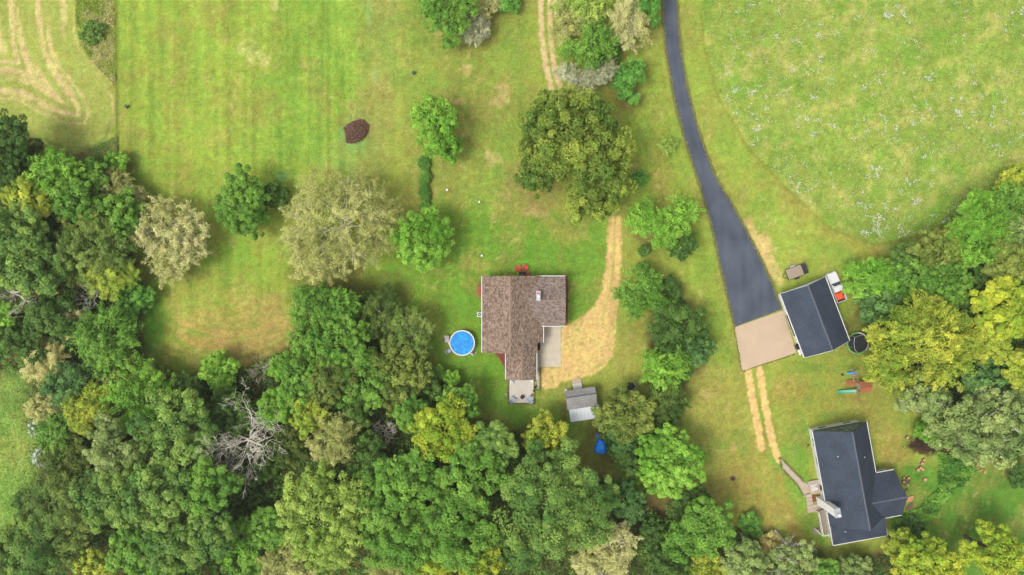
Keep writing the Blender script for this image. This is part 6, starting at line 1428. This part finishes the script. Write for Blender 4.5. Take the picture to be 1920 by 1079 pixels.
for i, (nth, px, py) in enumerate((('upper left', 1693, 896), ('upper middle', 1697, 899), ('upper right', 1702, 896), ('lower middle', 1696, 905), ('lower right', 1700, 909), ('rightmost', 1703.5, 904), ('lower left', 1692.5, 903), ('separate lowest', 1698, 919))): round_log('wood_round', nth+' '+LBL['heap'], px, py, r_.uniform(.22, .32), r_.uniform(.35, .5), r_.uniform(0, 3), 'log', i % 2 == 0, group='heap of cut wood')
for i in range(6): round_log('split_log', ('leftmost', 'second from left', 'third from left', 'fourth from left', 'fifth from left', 'rightmost')[i]+' pale split log in the neat row by the wing corner', 1701+i*1.9, 937-i*.5, .10, 1.2, math.radians(64), 'log', group='neat row of split logs', mat='freshwood', z0=.02)
for i in range(5): round_log('split_log', ('leftmost', 'second from left', 'middle', 'second from right', 'rightmost')[i]+' dark split log in the lower row by the wing corner', 1700+i*2.4, 952-i*.9, .12, 1.2, math.radians(58+4*i), 'log', group='lower row of split logs', z0=.02)
for nth, px, py in (('upper left', 1832, 870), ('lower right', 1846, 885), ('middle', 1838, 882)): round_log('split_log', nth+' of three orange-brown wood scraps on the grass below the grey-green oak', px, py, .16, .7, r_.uniform(0, 3), 'log', group='wood scraps under the oak', mat='freshwood')
round_log('stump', 'pale upright stump beside the dark mulch heap', 1699, 820, .28, .5, 0, 'stump', True)
round_log('fallen_log', 'grey fallen trunk standing out of the trees left of the yellow-brown shrub', 1397, 1018, .38, 4.6, math.radians(-68), 'log', mat='dead')
round_log('fallen_log', 'thick grey fallen trunk right of the yellow-brown shrub', 1463, 1010, .42, 4.4, math.radians(-48), 'log', mat='dead')
t = round_log('leaning_trunk', 'yellowish broken trunk leaning across the left woods', 132, 535, .26, 6.0, math.radians(-28), 'log', mat='freshwood', z0=7.2)
ch_ = MB(); q = G(110, 522, 7.3); ch_.tube([(q.x, q.y-.0, 0), (q.x, q.y, 7.4)], [.26, .2], 8); ch_.build('broken_stub', M['bark'], t)
mb = MB(); rg = np.random.default_rng(3)
hp = thing('mulch_heap', 'dark brown heap of mulch and brush behind the white house', 'heap', G(1745, 834))
n = 2600; X = rg.normal(0, 1.7, n); Y = rg.normal(0, .62, n); z = .55*np.exp(-(X/2.4)**2-(Y/.9)**2)*rg.uniform(.4, 1.1, n)+.04
v, q, c = leaves_mesh(np.stack([X, Y-.08*X, z], -1), unit(np.array([0, 0, 1.])+.5*rg.normal(size=(n, 3))), rg.normal(size=(n, 3)), rg.uniform(.15, .5, n), rg.uniform(.06, .14, n), np.array([.055, .032, .024])*rg.uniform(.6, 1.9, (n, 1)))
quads('debris', v, q, c, M['leaf'], hp)
# burn pile on the left lawn
bp_ = thing('brush_pile', 'reddish brown pile of dead brush alone on the lawn', 'brush pile', G(667, 247))
n = 5200; a_ = rg.uniform(0, 6.283, n); r2_ = np.sqrt(rg.random(n))*2.15*(1+.10*np.sin(a_*3+1)+.06*np.sin(a_*5)); X, Y = np.cos(a_)*r2_, np.sin(a_)*r2_; z = 1.0*(1-(r2_/2.5)**2)*rg.uniform(.3, 1.1, n)+.05; X += .8*np.clip(Y-.6, 0, 2); X -= .3*np.clip(-Y-.8, 0, 2)
v, q, c = leaves_mesh(np.stack([X, Y, z], -1), unit(np.array([0, 0, 1.])+.8*rg.normal(size=(n, 3))), rg.normal(size=(n, 3)), rg.uniform(.2, .7, n), rg.uniform(.05, .12, n), np.array([.17, .098, .07])*rg.uniform(.6, 1.9, (n, 1))); quads('brush', v, q, c, M['leaf'], bp_)
mb = MB(local=True); r_ = random.Random(8)
for k in range(70):
    a0 = r_.uniform(0, 6.28); rr = r_.uniform(0, 1.8); x, y = math.cos(a0)*rr, math.sin(a0)*rr; b0 = r_.uniform(0, 6.28); ln = r_.uniform(.5, 1.4)
    mb.tube([(x, y, .9*(1-(rr/2.4)**2)), (x+math.cos(b0)*ln, y+math.sin(b0)*ln, max(.05, .9*(1-(rr/2.4)**2)+r_.uniform(-.4, .25)))], [.03, .015], 4, False)
mb.build('sticks', M['logbark'], bp_)
# little things on the lawn
def lawn_sign(px, py, label, kind, mat='white'):
    t = thing(kind, label, kind.replace('_', ' '), G(px, py), r_.uniform(0, 3))
    if kind == 'bird_bath':
        mb = MB(local=True); mb.lathe((0, 0, 0), [(.22, 0), (.1, .1), (.08, .6), (.3, .7), (.36, .78), (.3, .77), (.01, .71)], 16); mb.build('basin', M['white'], t)
    elif kind == 'garden_bench':
        mb = MB(local=True); mb.box(0, 0, .45, 1.5, .42, .06); mb.build('seat', M['trim'], t)
        for s in (-1, 1): mb = MB(local=True); mb.box(s*.6, 0, .21, .1, .36, .42); mb.build('leg', M['trim'], t)
    else:
        mb = MB(local=True); mb.box(0, 0, .28, .5, .42, .5, 0, .8, .8); mb.build('box', M[mat], t, bevel=.03); mb = MB(local=True); mb.box(0, 0, .56, .56, .48, .06); mb.build('lid', M['trim' if mat == 'white' else mat], t); t.scale = (.7, .7, .7)
    return t
lawn_sign(838.5, 357.5, 'tiny white bird bath on the lawn right of the hedge', 'bird_bath').scale = (.65, .65, .8)
lawn_sign(898.5, 379.5, 'tiny white box on the lawn left of the big oak', 'utility_box')
lawn_sign(903.5, 480, 'small pale sprinkler box on the lawn above the brown house', 'utility_box')
t = lawn_sign(877, 730.5, 'white garden bench below the pool at the wood edge', 'garden_bench'); t.rotation_euler.z = math.radians(-42)
t = lawn_sign(890.5, 745.5, 'round white bird bath left of the patio at the wood edge', 'bird_bath'); t.scale = (1.6, 1.6, 1.2)
lawn_sign(776, 138, 'small dark box standing on the lawn above the two-part yard tree', 'utility_box', 'marker').scale = (1.1, 1.1, 1)
lawn_sign(1061, 731, 'tiny white box at the upper left corner of the shed', 'utility_box')
lawn_sign(239, 201, 'small dark green utility box standing on the left lawn', 'utility_box', 'marker').scale = (1.1, 1.1, 1)

# thin summer haze between the drone and the ground
hz_m = bpy.data.materials.new('thin_haze'); hz_m.use_nodes = True; N_ = hz_m.node_tree.nodes
N_.remove(N_["Principled BSDF"]); pv = N_.new("ShaderNodeVolumePrincipled"); pv.inputs["Color"].default_value = (.95, .97, 1, 1); pv.inputs["Density"].default_value = HAZE; pv.inputs["Anisotropy"].default_value = .2
hz_m.node_tree.links.new(pv.outputs[0], N_["Material Output"].inputs["Volume"])
mb = MB(); mb.box(0, 0, 65, 3000, 3000, 132); tag(mb.build('haze', hz_m), 'thin summer haze over the whole place', 'haze', kind='stuff')
